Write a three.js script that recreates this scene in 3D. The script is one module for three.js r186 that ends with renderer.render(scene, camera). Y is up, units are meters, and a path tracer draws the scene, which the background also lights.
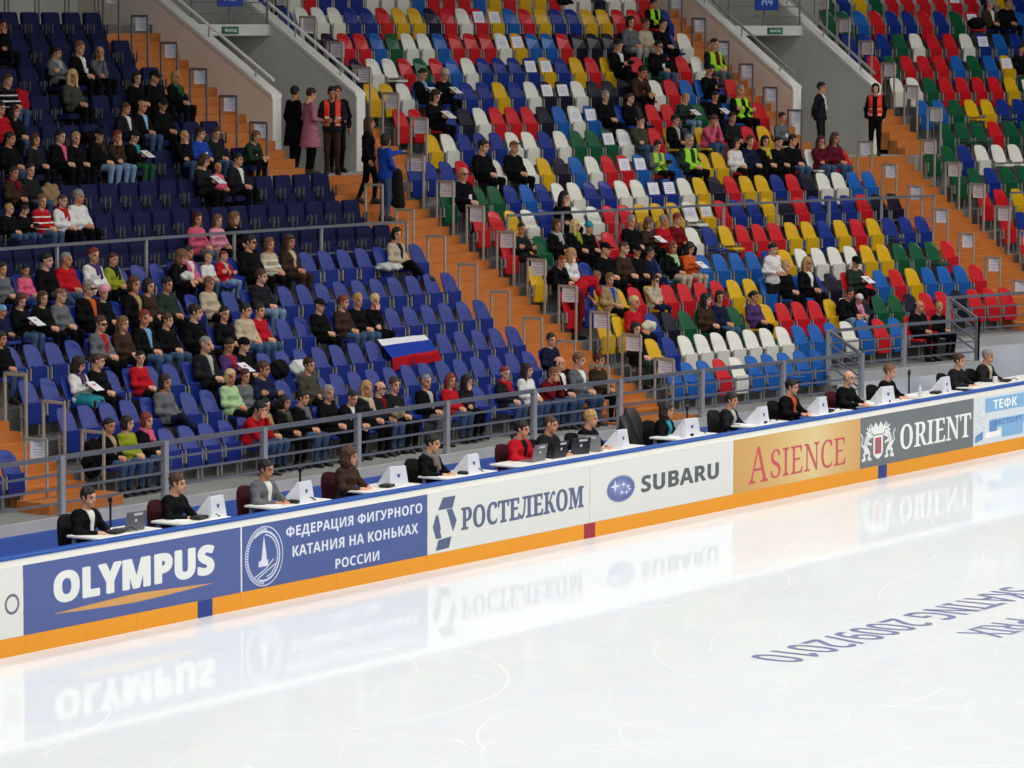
import * as THREE from 'three';
import { mergeGeometries } from 'three/addons/utils/BufferGeometryUtils.js';
import { RoundedBoxGeometry } from 'three/addons/geometries/RoundedBoxGeometry.js';
import { RectAreaLightUniformsLib } from 'three/addons/lights/RectAreaLightUniformsLib.js';

// ---------- camera, lamps, exposure ----------
const scene = new THREE.Scene();
scene.background = new THREE.Color(0x050506);
const camera = new THREE.PerspectiveCamera(2 * Math.atan(384 / 3622.2) * 180 / Math.PI, 1024 / 768, 1, 300);
camera.position.set(-45.584, 7.7236, 30.349);
{
  const yaw = 0.9618, pit = 0.0977, rol = 0.0016;
  camera.rotation.order = 'YXZ';
  camera.rotation.set(-pit, -yaw, rol);
}
const renderer = new THREE.WebGLRenderer({ antialias: true });
renderer.toneMapping = THREE.LinearToneMapping;
renderer.toneMappingExposure = 0.95;
renderer.shadowMap.enabled = true;
RectAreaLightUniformsLib.init();
// rows of flood-light panels: over the ice (strong) and over the stands (weak): [z, y, light strength, x list]
const LAMP_ROWS = [[4.5, 12, 20, [-24, -12, 0, 12, 24]], [13, 12.5, 17, [-24, -12, 0, 12, 24]], [23, 12, 14, [-24, -12, 0, 12, 24]], [-5, 16, 13, [-27, -13, 1, 15, 29]]];
const LAMP_W = 7, LAMP_H = 1.6, LAMP_COLOR = 0xfffcf6;

// ---------- naming, tagging ----------
const used = new Map();
function numbered(n) { const k = used.get(n) || 0; used.set(n, k + 1); return k ? `${n}_${String(k).padStart(3, '0')}` : n; }
function tag(o, label, category, group) { o.userData.label = label; o.userData.category = category; if (group) o.userData.group = group; return o; }
function add(o, name) { o.name = numbered(name); scene.add(o); return o; }
function thing(name, label, category, group) { return tag(add(new THREE.Group(), name), label, category, group); }
function mesh(name, g, m, parent) { const o = new THREE.Mesh(g, m); o.name = name; o.castShadow = o.receiveShadow = true; parent.add(o); return o; }
function struct(name, g, m) { const o = mesh(numbered(name), g, m, scene); o.userData.kind = 'structure'; return o; }
const ORD = 'zeroth first second third fourth fifth sixth seventh eighth ninth tenth eleventh twelfth thirteenth fourteenth fifteenth sixteenth seventeenth eighteenth nineteenth twentieth twenty-first twenty-second twenty-third twenty-fourth twenty-fifth twenty-sixth twenty-seventh twenty-eighth twenty-ninth thirtieth'.split(' ');
let seed = 7;
const rnd = () => { seed = (seed * 1664525 + 1013904223) >>> 0; return seed / 4294967296; };

// ---------- materials ----------
const V = (x, y, z) => new THREE.Vector3(x, y, z);
const matCache = {};
function mat(color, rough = 0.85, metal = 0, opt) {
  const k = color + '|' + rough + '|' + metal + '|' + (opt ? JSON.stringify(opt) : '');
  return matCache[k] || (matCache[k] = rough >= 0.8 ? new THREE.MeshPhysicalMaterial({ color, roughness: rough, metalness: metal, specularIntensity: 0.25, ...opt }) : new THREE.MeshStandardMaterial({ color, roughness: rough, metalness: metal, ...opt }));
}
function noiseTexture(size, fn, srgb = true) {
  const d = new Uint8Array(size * size * 4);
  for (let j = 0; j < size; j++) for (let i = 0; i < size; i++) { const c = fn(i / size, j / size); const k = (j * size + i) * 4; d[k] = c[0]; d[k + 1] = c[1]; d[k + 2] = c[2]; d[k + 3] = 255; }
  const t = new THREE.DataTexture(d, size, size); t.wrapS = t.wrapT = THREE.RepeatWrapping; t.magFilter = THREE.LinearFilter; t.minFilter = THREE.LinearMipmapLinearFilter; t.generateMipmaps = true;
  if (srgb) t.colorSpace = THREE.SRGBColorSpace; t.needsUpdate = true; return t;
}
function grain(base, amp, size = 128) {
  const g = Array.from({ length: 16 * 16 }, () => rnd());
  const lat = (u, v, n) => { const x = u * n, y = v * n, i = Math.floor(x), j = Math.floor(y), f = x - i, h = y - j, G = (a, b) => g[((a % n) + (b % n) * 16) % 256]; const s = f * f * (3 - 2 * f), q = h * h * (3 - 2 * h); return (G(i, j) * (1 - s) + G(i + 1, j) * s) * (1 - q) + (G(i, j + 1) * (1 - s) + G(i + 1, j + 1) * s) * q; };
  return noiseTexture(size, (u, v) => { const k = (lat(u, v, 4) * 0.5 + lat(u, v, 16) * 0.3 + rnd() * 0.2 - 0.5) * amp; return base.map((b) => Math.max(0, Math.min(255, b + k))); });
}
const M = {
  concrete: new THREE.MeshStandardMaterial({ map: grain([104, 104, 104], 34), roughness: 0.9 }),
  deck: new THREE.MeshStandardMaterial({ map: grain([142, 142, 140], 26), roughness: 0.9 }),
  slab: new THREE.MeshStandardMaterial({ map: grain([176, 176, 172], 26), roughness: 0.85 }),
  orange: new THREE.MeshStandardMaterial({ map: grain([192, 117, 52], 24), roughness: 0.6 }),
  tan: new THREE.MeshStandardMaterial({ map: grain([242, 228, 214], 12), roughness: 0.9 }),
  wall: new THREE.MeshStandardMaterial({ map: grain([208, 210, 206], 12), roughness: 0.9 }),
  coping: mat(0xe8e8e2, 0.7),
  dark: mat(0x55575a, 0.9),
  rail: mat(0x9da0a2, 0.5, 0.1),
  railDark: mat(0x6c6f77, 0.5, 0.1),
  loop: mat(0xaaa398, 0.5, 0.1),
  chrome: mat(0xffffff, 0.25, 0.1),
  paper: mat(0xdcdde6, 0.9),
  ink: mat(0x8a86a8, 0.9),
  legs: mat(0xa8aaa8, 0.45, 0.4),
  tableTop: mat(0xe4e4df, 0.5),
  blueFloor: new THREE.MeshStandardMaterial({ map: grain([26, 66, 150], 16), roughness: 0.8 }),
  black: mat(0x141416, 0.6),
  skin: {},
};

// ---------- the bowl: s runs along the front row, d goes back from it ----------
const X0 = 3.7185, Z0 = 7.1242, RAD = 74.0958, DR = 0.801;
const TOP = [1.36, 1.77, 2.16, 2.62, 3.10, 3.61, 4.09, 4.55, 5.04, 5.56, 6.06, 6.58, 7.09, 7.62, 8.17, 8.70, 9.25];
const FL = TOP.map((t) => t - 0.9);
const ang = (s) => (s < X0 ? 0 : (s - X0) / RAD);
function P(s, d, y) { if (s < X0) return V(s, y, -Z0 - d); const t = ang(s); return V(X0 + (RAD + d) * Math.sin(t), y, -Z0 + RAD - (RAD + d) * Math.cos(t)); }
function put(o, s, d, y, turn = 0) { o.position.copy(P(s, d, y)); o.rotation.y = -ang(s) + turn; return o; }
// a solid swept along s: section corners [d, y] in order, closed
function sweep(section, s0, s1, step = 1.2) {
  const n = Math.max(1, Math.ceil((s1 - s0) / step)), pos = [], uv = [], m = section.length;
  const per = [0]; for (let k = 0; k < m; k++) { const a = section[k], b = section[(k + 1) % m]; per.push(per[k] + Math.hypot(a[0] - b[0], a[1] - b[1])); }
  const pt = (i, k) => { const q = section[k % m]; return P(s0 + (s1 - s0) * i / n, q[0], q[1]); };
  const tri = (a, b, c, ua, ub, uc) => { pos.push(...a.toArray(), ...b.toArray(), ...c.toArray()); uv.push(...ua, ...ub, ...uc); };
  for (let i = 0; i < n; i++) for (let k = 0; k < m; k++) {
    const u0 = (s1 - s0) * i / n / 3, u1 = (s1 - s0) * (i + 1) / n / 3, v0 = per[k] / 3, v1 = per[k + 1] / 3;
    const a = pt(i, k), b = pt(i + 1, k), c = pt(i + 1, k + 1), d = pt(i, k + 1);
    tri(a, b, c, [u0, v0], [u1, v0], [u1, v1]); tri(a, c, d, [u0, v0], [u1, v1], [u0, v1]);
  }
  const tris = THREE.ShapeUtils.triangulateShape(section.map((q) => new THREE.Vector2(q[0], q[1])), []);
  for (const [a, b, c] of tris) { const U = (k) => [section[k][0] / 3, section[k][1] / 3]; tri(pt(0, a), pt(0, b), pt(0, c), U(a), U(b), U(c)); tri(pt(n, a), pt(n, c), pt(n, b), U(a), U(c), U(b)); }
  const g = new THREE.BufferGeometry();
  g.setAttribute('position', new THREE.Float32BufferAttribute(pos, 3)); g.setAttribute('uv', new THREE.Float32BufferAttribute(uv, 2)); g.computeVertexNormals();
  return g;
}
const ring = (s0, s1, d0, d1, y0, y1, step) => sweep([[d0, y0], [d0, y1], [d1, y1], [d1, y0]], s0, s1, step);
const box = (w, h, d, x = 0, y = 0, z = 0) => new THREE.BoxGeometry(w, h, d).translate(x, y, z);
const rbox = (w, h, d, r, x = 0, y = 0, z = 0) => new RoundedBoxGeometry(w, h, d, 1, r).translate(x, y, z);
function bar(a, b, r, n = 6) { const d = b.clone().sub(a), g = new THREE.CylinderGeometry(r, r, d.length(), n); g.applyQuaternion(new THREE.Quaternion().setFromUnitVectors(V(0, 1, 0), d.normalize())); const c = a.clone().add(b).multiplyScalar(0.5); return g.translate(c.x, c.y, c.z); }
function flatBar(a, b, w, h) { // a rectangular bar, h upright, w across
  const d = b.clone().sub(a), L = d.length(), g = new THREE.BoxGeometry(w, h, L), m = new THREE.Matrix4(), z = d.normalize(), x = V(0, 1, 0).cross(z).normalize(), y = z.clone().cross(x);
  g.applyMatrix4(m.makeBasis(x, y, z)); const c = a.clone().add(b).multiplyScalar(0.5); return g.translate(c.x, c.y, c.z);
}
const merge = (l) => mergeGeometries(l.map((g) => { const h = g.index ? g.toNonIndexed() : g; return h; }));
// ---------- hall ----------
struct('floor', box(140, 0.4, 110, 0, -0.22, 0), mat(0x70747a, 0.9));
struct('ceiling', box(140, 0.4, 110, 0, 20, 0), mat(0x3a3c40, 0.95));
struct('wall_left', box(0.4, 20, 110, -70, 10, 0), M.wall); struct('wall_right', box(0.4, 20, 110, 70, 10, 0), M.wall);
struct('wall_front', box(140, 20, 0.4, 0, 10, 55), M.wall); struct('wall_back', box(140, 20, 0.4, 0, 10, -54), M.wall);
for (const [z, y, power, xs] of LAMP_ROWS) for (const [i, x] of xs.entries()) {
  const t = thing('ceiling_light', `white flood-light panel, ${ORD[i + 1]} from the left in the row ${z < 0 ? 'above the seats' : z < 8 ? 'along the board' : z < 16 ? 'over the middle ice' : 'over the near ice'}`, 'lamp', 'flood-light panels under the roof'); t.position.set(x, y, z);
  mesh('housing', box(LAMP_W + 0.2, 0.2, LAMP_H + 0.2, 0, 0.14, 0), M.dark, t);
  mesh('hanger', merge([box(0.04, 20 - 0.4 - y, 0.04, -3, (20 - 0.4 - y) / 2 + 0.24, 0), box(0.04, 20 - 0.4 - y, 0.04, 3, (20 - 0.4 - y) / 2 + 0.24, 0)]), M.dark, t);
  mesh('diffuser', box(LAMP_W, 0.04, LAMP_H, 0, 0.02, 0), mat(0xffffff, 0.9, 0, { emissive: LAMP_COLOR, emissiveIntensity: 3 }), t);
  const l = new THREE.RectAreaLight(LAMP_COLOR, power, LAMP_W, LAMP_H); l.position.set(x, y - 0.03, z); l.lookAt(x, 0, z); scene.add(l);
}

// ---------- ice ----------
{
  const c = document.createElement('canvas'); c.width = c.height = 2048; const g = c.getContext('2d');
  g.fillStyle = '#dadfe4'; g.fillRect(0, 0, 2048, 2048);
  for (let k = 0; k < 260; k++) { const x = rnd() * 2048, y = rnd() * 2048, r = 60 + rnd() * 300; const gr = g.createRadialGradient(x, y, 0, x, y, r); const a = (0.05 + rnd() * 0.05).toFixed(3); gr.addColorStop(0, rnd() < 0.5 ? `rgba(226,230,234,${a})` : `rgba(196,203,211,${a})`); gr.addColorStop(1, 'rgba(210,215,220,0)'); g.fillStyle = gr; g.fillRect(x - r, y - r, 2 * r, 2 * r); }
  for (let k = 0; k < 900; k++) { g.strokeStyle = `rgba(255,255,255,${(0.12 + rnd() * 0.34).toFixed(2)})`; g.lineWidth = 0.6 + rnd() * 1.2; const r = 30 + rnd() * 260, a = rnd() * 6.28; g.beginPath(); g.arc(rnd() * 2048, rnd() * 2048, r, a, a + 0.5 + rnd() * 1.6); g.stroke(); }
  for (let k = 0; k < 40; k++) { g.fillStyle = `rgba(255,255,255,${(0.15 + rnd() * 0.3).toFixed(2)})`; g.beginPath(); g.ellipse(rnd() * 2048, rnd() * 2048, 3 + rnd() * 8, 0.8 + rnd() * 1.2, rnd() * 3, 0, 6.3); g.fill(); }
  const t = new THREE.CanvasTexture(c); t.colorSpace = THREE.SRGBColorSpace; t.wrapS = t.wrapT = THREE.RepeatWrapping; t.repeat.set(2, 1); t.anisotropy = 8;
  const ice = struct('floor', box(64, 0.04, 31.5, 0, -0.02, 15.7), new THREE.MeshPhysicalMaterial({ map: t, roughness: 0.6, specularIntensity: 0.5, clearcoat: 0.55, clearcoatRoughness: 0.05, ior: 1.31 }));
  ice.userData.label = 'white skated ice with curved blade scratches';
}
// lettering on the ice, to be read from the stands
function iceText(text, xEnd, zFar, zNear, perChar) {
  const c = document.createElement('canvas'); c.width = 2048; c.height = 128; const g = c.getContext('2d'), w = text.length * perChar;
  g.font = '120px sans-serif'; g.fillStyle = '#000'; g.fillRect(0, 0, 2048, 128); g.fillStyle = '#fff'; const tw = g.measureText(text).width; g.setTransform(2040 / tw, 0, 0, 1.32, 0, 0); g.textBaseline = 'alphabetic'; g.fillText(text, 2, 92); g.lineWidth = 3; g.strokeStyle = '#fff'; g.strokeText(text, 2, 92);
  const t = new THREE.CanvasTexture(c); const geo = new THREE.PlaneGeometry(w, zNear - zFar).rotateX(-Math.PI / 2).rotateY(Math.PI);
  const o = mesh(numbered('ice_lettering'), geo, new THREE.MeshStandardMaterial({ color: 0x59648e, roughness: 0.5, alphaMap: t, transparent: true }), scene);
  o.position.set(xEnd + w / 2, 0.003, (zFar + zNear) / 2); return o;
}
tag(iceText('SKATING 2009/2010', -7.72, 7.42, 8.15, 0.416), 'pale blue lettering with the season years painted in the ice', 'lettering');
tag(iceText('GRAND PRIX', -4.55, 8.66, 9.36, 0.416), 'shorter pale blue lettering ending in RIX painted in the ice', 'lettering');

// ---------- rink board with its advertising ----------
{
  const b = thing('rink_board', 'long white rink board with yellow kick strip and blue cap', 'barrier');
  for (let k = -15; k < 15; k++) { const x = k * 2.1; mesh('board_panel', box(2.094, 0.95, 0.07, x + 1.05, 0.705, -0.037), mat(0xdadcd6, 0.55), b); mesh('kick_plate', box(2.096, 0.23, 0.075, x + 1.05, 0.115, -0.035), mat(0xe8980c, 0.5), b); }
  mesh('white_rail', box(63, 0.09, 0.085, 0, 1.155, -0.037), mat(0xe9e8e0, 0.5), b);
  mesh('cap', rbox(63, 0.05, 0.14, 0.015, 0, 1.222, -0.05), mat(0x0e4a9e, 0.45), b);
  for (const [x, c, n] of [[-9.14, 0x1c3886, 'blue'], [0, 0x9c1f34, 'red'], [9.14, 0x1c3886, 'blue']]) { const o = mesh('line_mark', box(0.3, 0.228, 0.08, x, 0.114, -0.033), mat(c, 0.5), b); o.userData.label = n + ' line mark across the yellow kick strip'; }
}
function banner(x0, x1, y0, y1, px, draw, label, rough = 0.5) {
  const c = document.createElement('canvas'); c.width = px; c.height = Math.round(px * (y1 - y0) / (x1 - x0)); const g = c.getContext('2d'), k = px / (x1 - x0);
  const X = (x) => (x - x0) * k, Y = (y) => (y1 - y) * k;
  const text = (s, xa, xb, yBase, h, font, fill, cap = 0.72, bold = 0) => { g.save(); g.font = font.replace('%', '200'); const w = g.measureText(s), bw = w.actualBoundingBoxLeft + w.actualBoundingBoxRight; g.translate(X(xa), Y(yBase)); g.scale(k * (xb - xa) / bw, k * h / (200 * cap)); g.fillStyle = fill; g.fillText(s, w.actualBoundingBoxLeft, 0); if (bold) { g.lineJoin = 'round'; g.lineWidth = bold; g.strokeStyle = fill; g.strokeText(s, w.actualBoundingBoxLeft, 0); } g.restore(); };
  draw(g, X, Y, k, text, c);
  const t = new THREE.CanvasTexture(c); t.colorSpace = THREE.SRGBColorSpace; t.anisotropy = 8;
  const o = mesh(numbered('advertising_banner'), box(x1 - x0 - 0.012, y1 - y0, 0.006, (x0 + x1) / 2, (y0 + y1) / 2, 0.0015), new THREE.MeshStandardMaterial({ map: t, roughness: rough }), scene);
  return tag(o, label, 'banner', 'advertising banners on the rink board');
}
const Y0 = 0.232, Y1 = 1.108;
const grad = (g, c, stops) => { const q = g.createLinearGradient(0, 0, c.width, 0); stops.forEach(([p, s]) => q.addColorStop(p, s)); g.fillStyle = q; g.fillRect(0, 0, c.width, c.height); };
banner(-16.8, -12.645, Y0, Y1, 1024, (g, X, Y, k, text, c) => { g.fillStyle = '#dcdeda'; g.fillRect(0, 0, c.width, c.height); g.strokeStyle = '#5d6573'; g.lineWidth = 0.035 * k; g.beginPath(); g.ellipse(X(-12.843), Y(0.65), 0.115 * k, 0.112 * k, 0, 0, 7); g.stroke(); }, 'white banner ending in a thin grey ring at the left picture edge');
banner(-12.645, -8.402, Y0, Y1, 1024, (g, X, Y, k, text, c) => {
  g.fillStyle = '#4a5a96'; g.fillRect(0, 0, c.width, c.height); text('OLYMPUS', -12.08, -8.95, 0.573, 0.36, '900 %px sans-serif', '#e2e6e2', 0.72, 9);
  g.fillStyle = '#cf9a55'; g.beginPath(); g.moveTo(X(-12.116), Y(0.43)); g.quadraticCurveTo(X(-10.8), Y(0.49), X(-10.43), Y(0.487)); g.lineTo(X(-8.92), Y(0.432)); g.quadraticCurveTo(X(-10.2), Y(0.375), X(-10.6), Y(0.378)); g.quadraticCurveTo(X(-11.2), Y(0.385), X(-12.116), Y(0.43)); g.fill();
}, 'blue OLYMPUS banner with an orange swoosh');
banner(-8.402, -4.182, Y0, Y1, 1280, (g, X, Y, k, text, c) => {
  g.fillStyle = '#445792'; g.fillRect(0, 0, c.width, c.height); g.fillStyle = '#d9dee6'; g.fillRect(0, 0, 0.03 * k, c.height);
  const cx = X(-7.9), cy = Y(0.66), r = 0.4 * k; g.strokeStyle = '#cfd6e4';
  g.lineWidth = 0.016 * k; g.beginPath(); g.arc(cx, cy, r, 0, 7); g.stroke(); g.lineWidth = 0.028 * k; g.beginPath(); g.arc(cx, cy, r * 0.83, -2.2, 1.9); g.stroke(); g.lineWidth = 0.02 * k; g.beginPath(); g.arc(cx, cy, r * 0.72, -1.5, 1.4); g.stroke();
  g.lineWidth = 0.012 * k; g.setLineDash([0.022 * k, 0.014 * k]); g.lineWidth = 0.045 * k; g.beginPath(); g.arc(cx, cy, r * 0.9, 1.6, 4.9); g.stroke(); g.setLineDash([]);
  g.fillStyle = '#d5dbe8'; g.beginPath(); g.moveTo(cx - 0.005 * k, cy - r * 0.72); g.lineTo(cx + 0.045 * k, cy - r * 0.1); g.lineTo(cx + 0.055 * k, cy + 0.05 * k); g.lineTo(cx + 0.09 * k, cy + 0.06 * k); g.lineTo(cx + 0.08 * k, cy + 0.14 * k); g.lineTo(cx - 0.12 * k, cy + 0.14 * k); g.lineTo(cx - 0.12 * k, cy + 0.07 * k); g.lineTo(cx - 0.06 * k, cy + 0.05 * k); g.lineTo(cx - 0.045 * k, cy - r * 0.1); g.fill();
  g.lineWidth = 0.018 * k; g.beginPath(); g.moveTo(cx - 0.2 * k, cy + 0.27 * k); g.lineTo(cx + 0.03 * k, cy + 0.18 * k); g.lineTo(cx + 0.2 * k, cy + 0.06 * k); g.moveTo(cx - 0.16 * k, cy + 0.3 * k); g.lineTo(cx + 0.24 * k, cy + 0.13 * k); g.stroke();
  const f = 'bold %px sans-serif', w = '#d9dfea';
  text('ФЕДЕРАЦИЯ ФИГУРНОГО', -7.425, -4.3, 0.862, 0.142, f, w); text('КАТАНИЯ НА КОНЬКАХ', -7.285, -4.4, 0.578, 0.146, f, w); text('РОССИИ', -6.332, -5.322, 0.297, 0.134, f, w);
}, 'blue banner with round emblem and three lines of white Cyrillic lettering');
banner(-4.182, 0, Y0, Y1, 1024, (g, X, Y, k, text, c) => {
  g.fillStyle = '#d9dcd9'; g.fillRect(0, 0, c.width, c.height); g.fillStyle = '#4e5b7c';
  const poly = (p) => { g.beginPath(); p.forEach(([x, y], i) => (i ? g.lineTo(X(x), Y(y)) : g.moveTo(X(x), Y(y)))); g.fill(); };
  poly([[-3.93, 0.85], [-3.81, 1.02], [-3.5, 1.02], [-3.57, 0.85]]); poly([[-4.03, 0.55], [-3.93, 0.7], [-3.86, 0.47], [-3.99, 0.4]].map(([x, y]) => [x, y + 0.1])); poly([[-3.72, 0.84], [-3.58, 0.84], [-3.47, 0.66], [-3.56, 0.5]]); poly([[-4.06, 0.62], [-3.97, 0.8], [-3.84, 0.44], [-3.98, 0.44]]); poly([[-3.99, 0.27], [-3.92, 0.42], [-3.6, 0.44], [-3.66, 0.28]]);
  text('РОСТЕЛЕКОМ', -3.36, -0.16, 0.505, 0.315, '900 %px serif', '#4e5b7c');
}, 'white banner with dark blue Cyrillic lettering and a folded ribbon logo');
banner(0, 4.191, Y0, Y1, 1024, (g, X, Y, k, text, c) => {
  g.fillStyle = '#dadcd9'; g.fillRect(0, 0, c.width, c.height);
  const cx = X(0.862), cy = Y(0.668); g.save(); g.translate(cx, cy); g.scale(1.96, 1); const q = g.createRadialGradient(-0.03 * k, -0.06 * k, 0, 0, 0, 0.21 * k); q.addColorStop(0, '#8f9cc8'); q.addColorStop(1, '#4a5796'); g.fillStyle = q; g.beginPath(); g.arc(0, 0, 0.2 * k, 0, 7); g.fill(); g.restore(); g.strokeStyle = '#9aa0b2'; g.lineWidth = 0.02 * k; g.beginPath(); g.ellipse(cx, cy, 0.39 * k, 0.2 * k, 0, 0, 7); g.stroke();
  g.fillStyle = '#d8dcec'; for (const [x, y, r] of [[-0.16, 0.05, 0.1], [0.08, 0.06, 0.055], [0.2, 0.02, 0.05], [0.03, -0.06, 0.05], [0.16, -0.07, 0.05], [0.25, -0.03, 0.045]]) { g.beginPath(); for (let a = 0; a < 8; a++) { const R = (a % 2 ? 0.3 : 1) * r * k; g.lineTo(cx + x * k + Math.sin(a * Math.PI / 4) * R * 1.4, cy - y * k + Math.cos(a * Math.PI / 4) * R); } g.fill(); }
  g.save(); text('SUBARU', 1.45, 3.742, 0.55, 0.25, 'bold %px sans-serif', '#4c5458', 0.72, 6); g.restore();
}, 'white SUBARU banner with an oval star badge');
banner(4.191, 8.353, Y0, Y1, 1024, (g, X, Y, k, text, c) => {
  grad(g, c, [[0, '#c99a58'], [0.3, '#d2ac6c'], [0.62, '#dcc690'], [1, '#cfa060']]); const f = '%px serif', w = '#bf4a56'; text('A', 4.66, 5.28, 0.34, 0.6, f, w); text('SIENCE', 5.36, 7.84, 0.37, 0.47, f, w);
}, 'golden ASIENCE banner with thin red serif letters');
banner(8.353, 12.483, Y0, Y1, 1280, (g, X, Y, k, text, c) => {
  g.fillStyle = '#6a7074'; g.fillRect(0, 0, c.width, c.height); text('ORIENT', 9.76, 12.4, 0.43, 0.43, 'bold %px serif', '#eceeec');
  const cx = X(8.97), w = '#e4e6e4'; g.fillStyle = w; g.strokeStyle = w;
  g.beginPath(); g.moveTo(X(8.75), Y(0.84)); for (let i = 0; i <= 6; i++) { g.lineTo(X(8.7 + i * 0.09), Y(i % 2 ? 0.9 : 1.0)); } g.lineTo(X(9.2), Y(0.84)); g.lineTo(X(9.15), Y(0.78)); g.lineTo(X(8.8), Y(0.78)); g.fill();
  g.beginPath(); g.moveTo(X(8.8), Y(0.76)); g.lineTo(X(9.14), Y(0.76)); g.lineTo(X(9.14), Y(0.46)); g.quadraticCurveTo(X(9.1), Y(0.38), cx, Y(0.35)); g.quadraticCurveTo(X(8.84), Y(0.38), X(8.8), Y(0.46)); g.fill(); g.fillStyle = '#b0505a'; g.fillRect(X(8.86), Y(0.72), 0.22 * k, 0.28 * k); g.fillStyle = '#6a7074'; g.fillRect(X(8.94), Y(0.66), 0.06 * k, 0.16 * k);
  for (const s of [-1, 1]) { const lx = (x) => cx + s * x * k, st = (lw, ...pts) => { g.lineWidth = lw * k; g.beginPath(); pts.forEach(([x, y], i) => (i ? g.lineTo(lx(x), Y(y)) : g.moveTo(lx(x), Y(y)))); g.stroke(); }; g.lineCap = 'round'; g.lineJoin = 'round'; g.strokeStyle = w;
    st(0.13, [0.3, 0.8], [0.4, 0.72], [0.46, 0.6]); st(0.12, [0.46, 0.6], [0.4, 0.52]); st(0.06, [0.42, 0.52], [0.5, 0.46], [0.46, 0.38], [0.54, 0.37]); st(0.055, [0.36, 0.54], [0.3, 0.46], [0.34, 0.38], [0.26, 0.37]); st(0.045, [0.32, 0.74], [0.2, 0.76]); st(0.045, [0.38, 0.66], [0.25, 0.62]); st(0.03, [0.5, 0.58], [0.58, 0.64], [0.54, 0.76], [0.6, 0.82]);
    for (let q = 0; q < 7; q++) st(0.035, [0.3, 0.85], [0.3 + 0.12 * Math.sin(q * 0.9), 0.85 + 0.1 * Math.cos(q * 0.9)]); g.strokeStyle = '#6a7074'; st(0.014, [0.34, 0.76], [0.44, 0.6]); st(0.014, [0.4, 0.8], [0.5, 0.62]); st(0.012, [0.24, 0.84], [0.34, 0.84]); }
}, 'grey ORIENT banner with a crowned crest of two lions');
banner(12.483, 16.75, Y0, Y1, 1024, (g, X, Y, k, text, c) => {
  g.fillStyle = '#d5dde2'; g.fillRect(0, 0, c.width, c.height); g.fillStyle = '#c9d4d8'; for (let i = 0; i < 30; i++) g.fillRect(X(12.5 + rnd() * 0.6), Y(0.3 + rnd() * 0.75), 0.1 * k, 0.05 * k);
  g.fillStyle = '#7fb0d8'; g.fillRect(X(12.93), Y(1.06), 1.55 * k, 0.26 * k); g.fillRect(X(13.1), Y(0.66), 1.4 * k, 0.16 * k); g.fillRect(X(13.6), Y(0.5), 0.85 * k, 0.2 * k); g.fillStyle = '#5c8cc4'; g.fillRect(X(13.1), Y(0.64), 0.3 * k, 0.26 * k); g.beginPath(); g.moveTo(X(12.55), Y(0.28)); g.lineTo(X(12.55), Y(0.4)); g.lineTo(X(12.85), Y(0.48)); g.lineTo(X(12.85), Y(0.33)); g.fill();
  text('ТЕФК', 13.25, 14.2, 0.84, 0.17, 'bold %px sans-serif', '#f0f4f8'); text('ЭКСПОРТ', 13.3, 14.4, 0.54, 0.1, 'bold %px sans-serif', '#3f6cb0'); g.fillStyle = '#f4f6f8'; g.fillRect(X(12.95), Y(0.44), 0.6 * k, 0.1 * k);
}, 'white banner with pale blue boxes at the right picture edge');
// ---------- stands: concrete terraces ----------
const A_END = 10.08, B_LOW = 12.1, B_UP = 13.1, B_LOW_END = 24.7, B_UP_END = 23.5, C_LOW = 26.62, C_UP = 27.6, A_UP_END = 8.78, A_START = -3.6, Z_END = -5.05;
const tread = (r, s0, s1, front) => struct('floor', ring(s0, s1, front === undefined ? r * DR - 0.68 : front, r * DR + 0.14, FL[r] - 0.75, FL[r]), M.concrete);
struct('floor', ring(-16, 17.1, -1.25, 0.14, 0, FL[0]), M.deck);
struct('floor', ring(-16, 17.16, -1.32, -1.245, 0.26, FL[0] + 0.012), M.slab);
struct('floor', ring(-16, 17.16, -1.6, -1.245, 0.2, 0.262), M.slab);
for (let r = 1; r <= 8; r++) {
  tread(r, A_START, A_END); tread(r, -14, Z_END);
  tread(r, B_LOW, r === 1 ? 21.7 : B_LOW_END); tread(r, C_LOW, 40);
}
for (let r = 9; r <= 15; r++) { if (r < 15) tread(r, -14, A_UP_END); tread(r, B_UP, B_UP_END); tread(r, C_UP, 42); }
struct('floor', ring(-14, A_UP_END, 11.35, 16, 7.0, 7.8), M.concrete);
struct('floor', ring(A_UP_END, 10.1, 11.3, 16, 7.0, 7.8), M.concrete);
struct('floor', ring(12.5, 24.32, 12.15, 16, 7.4, 7.8), M.concrete); struct('floor', ring(26.8, 42, 12.15, 16, 7.4, 7.8), M.concrete);
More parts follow.
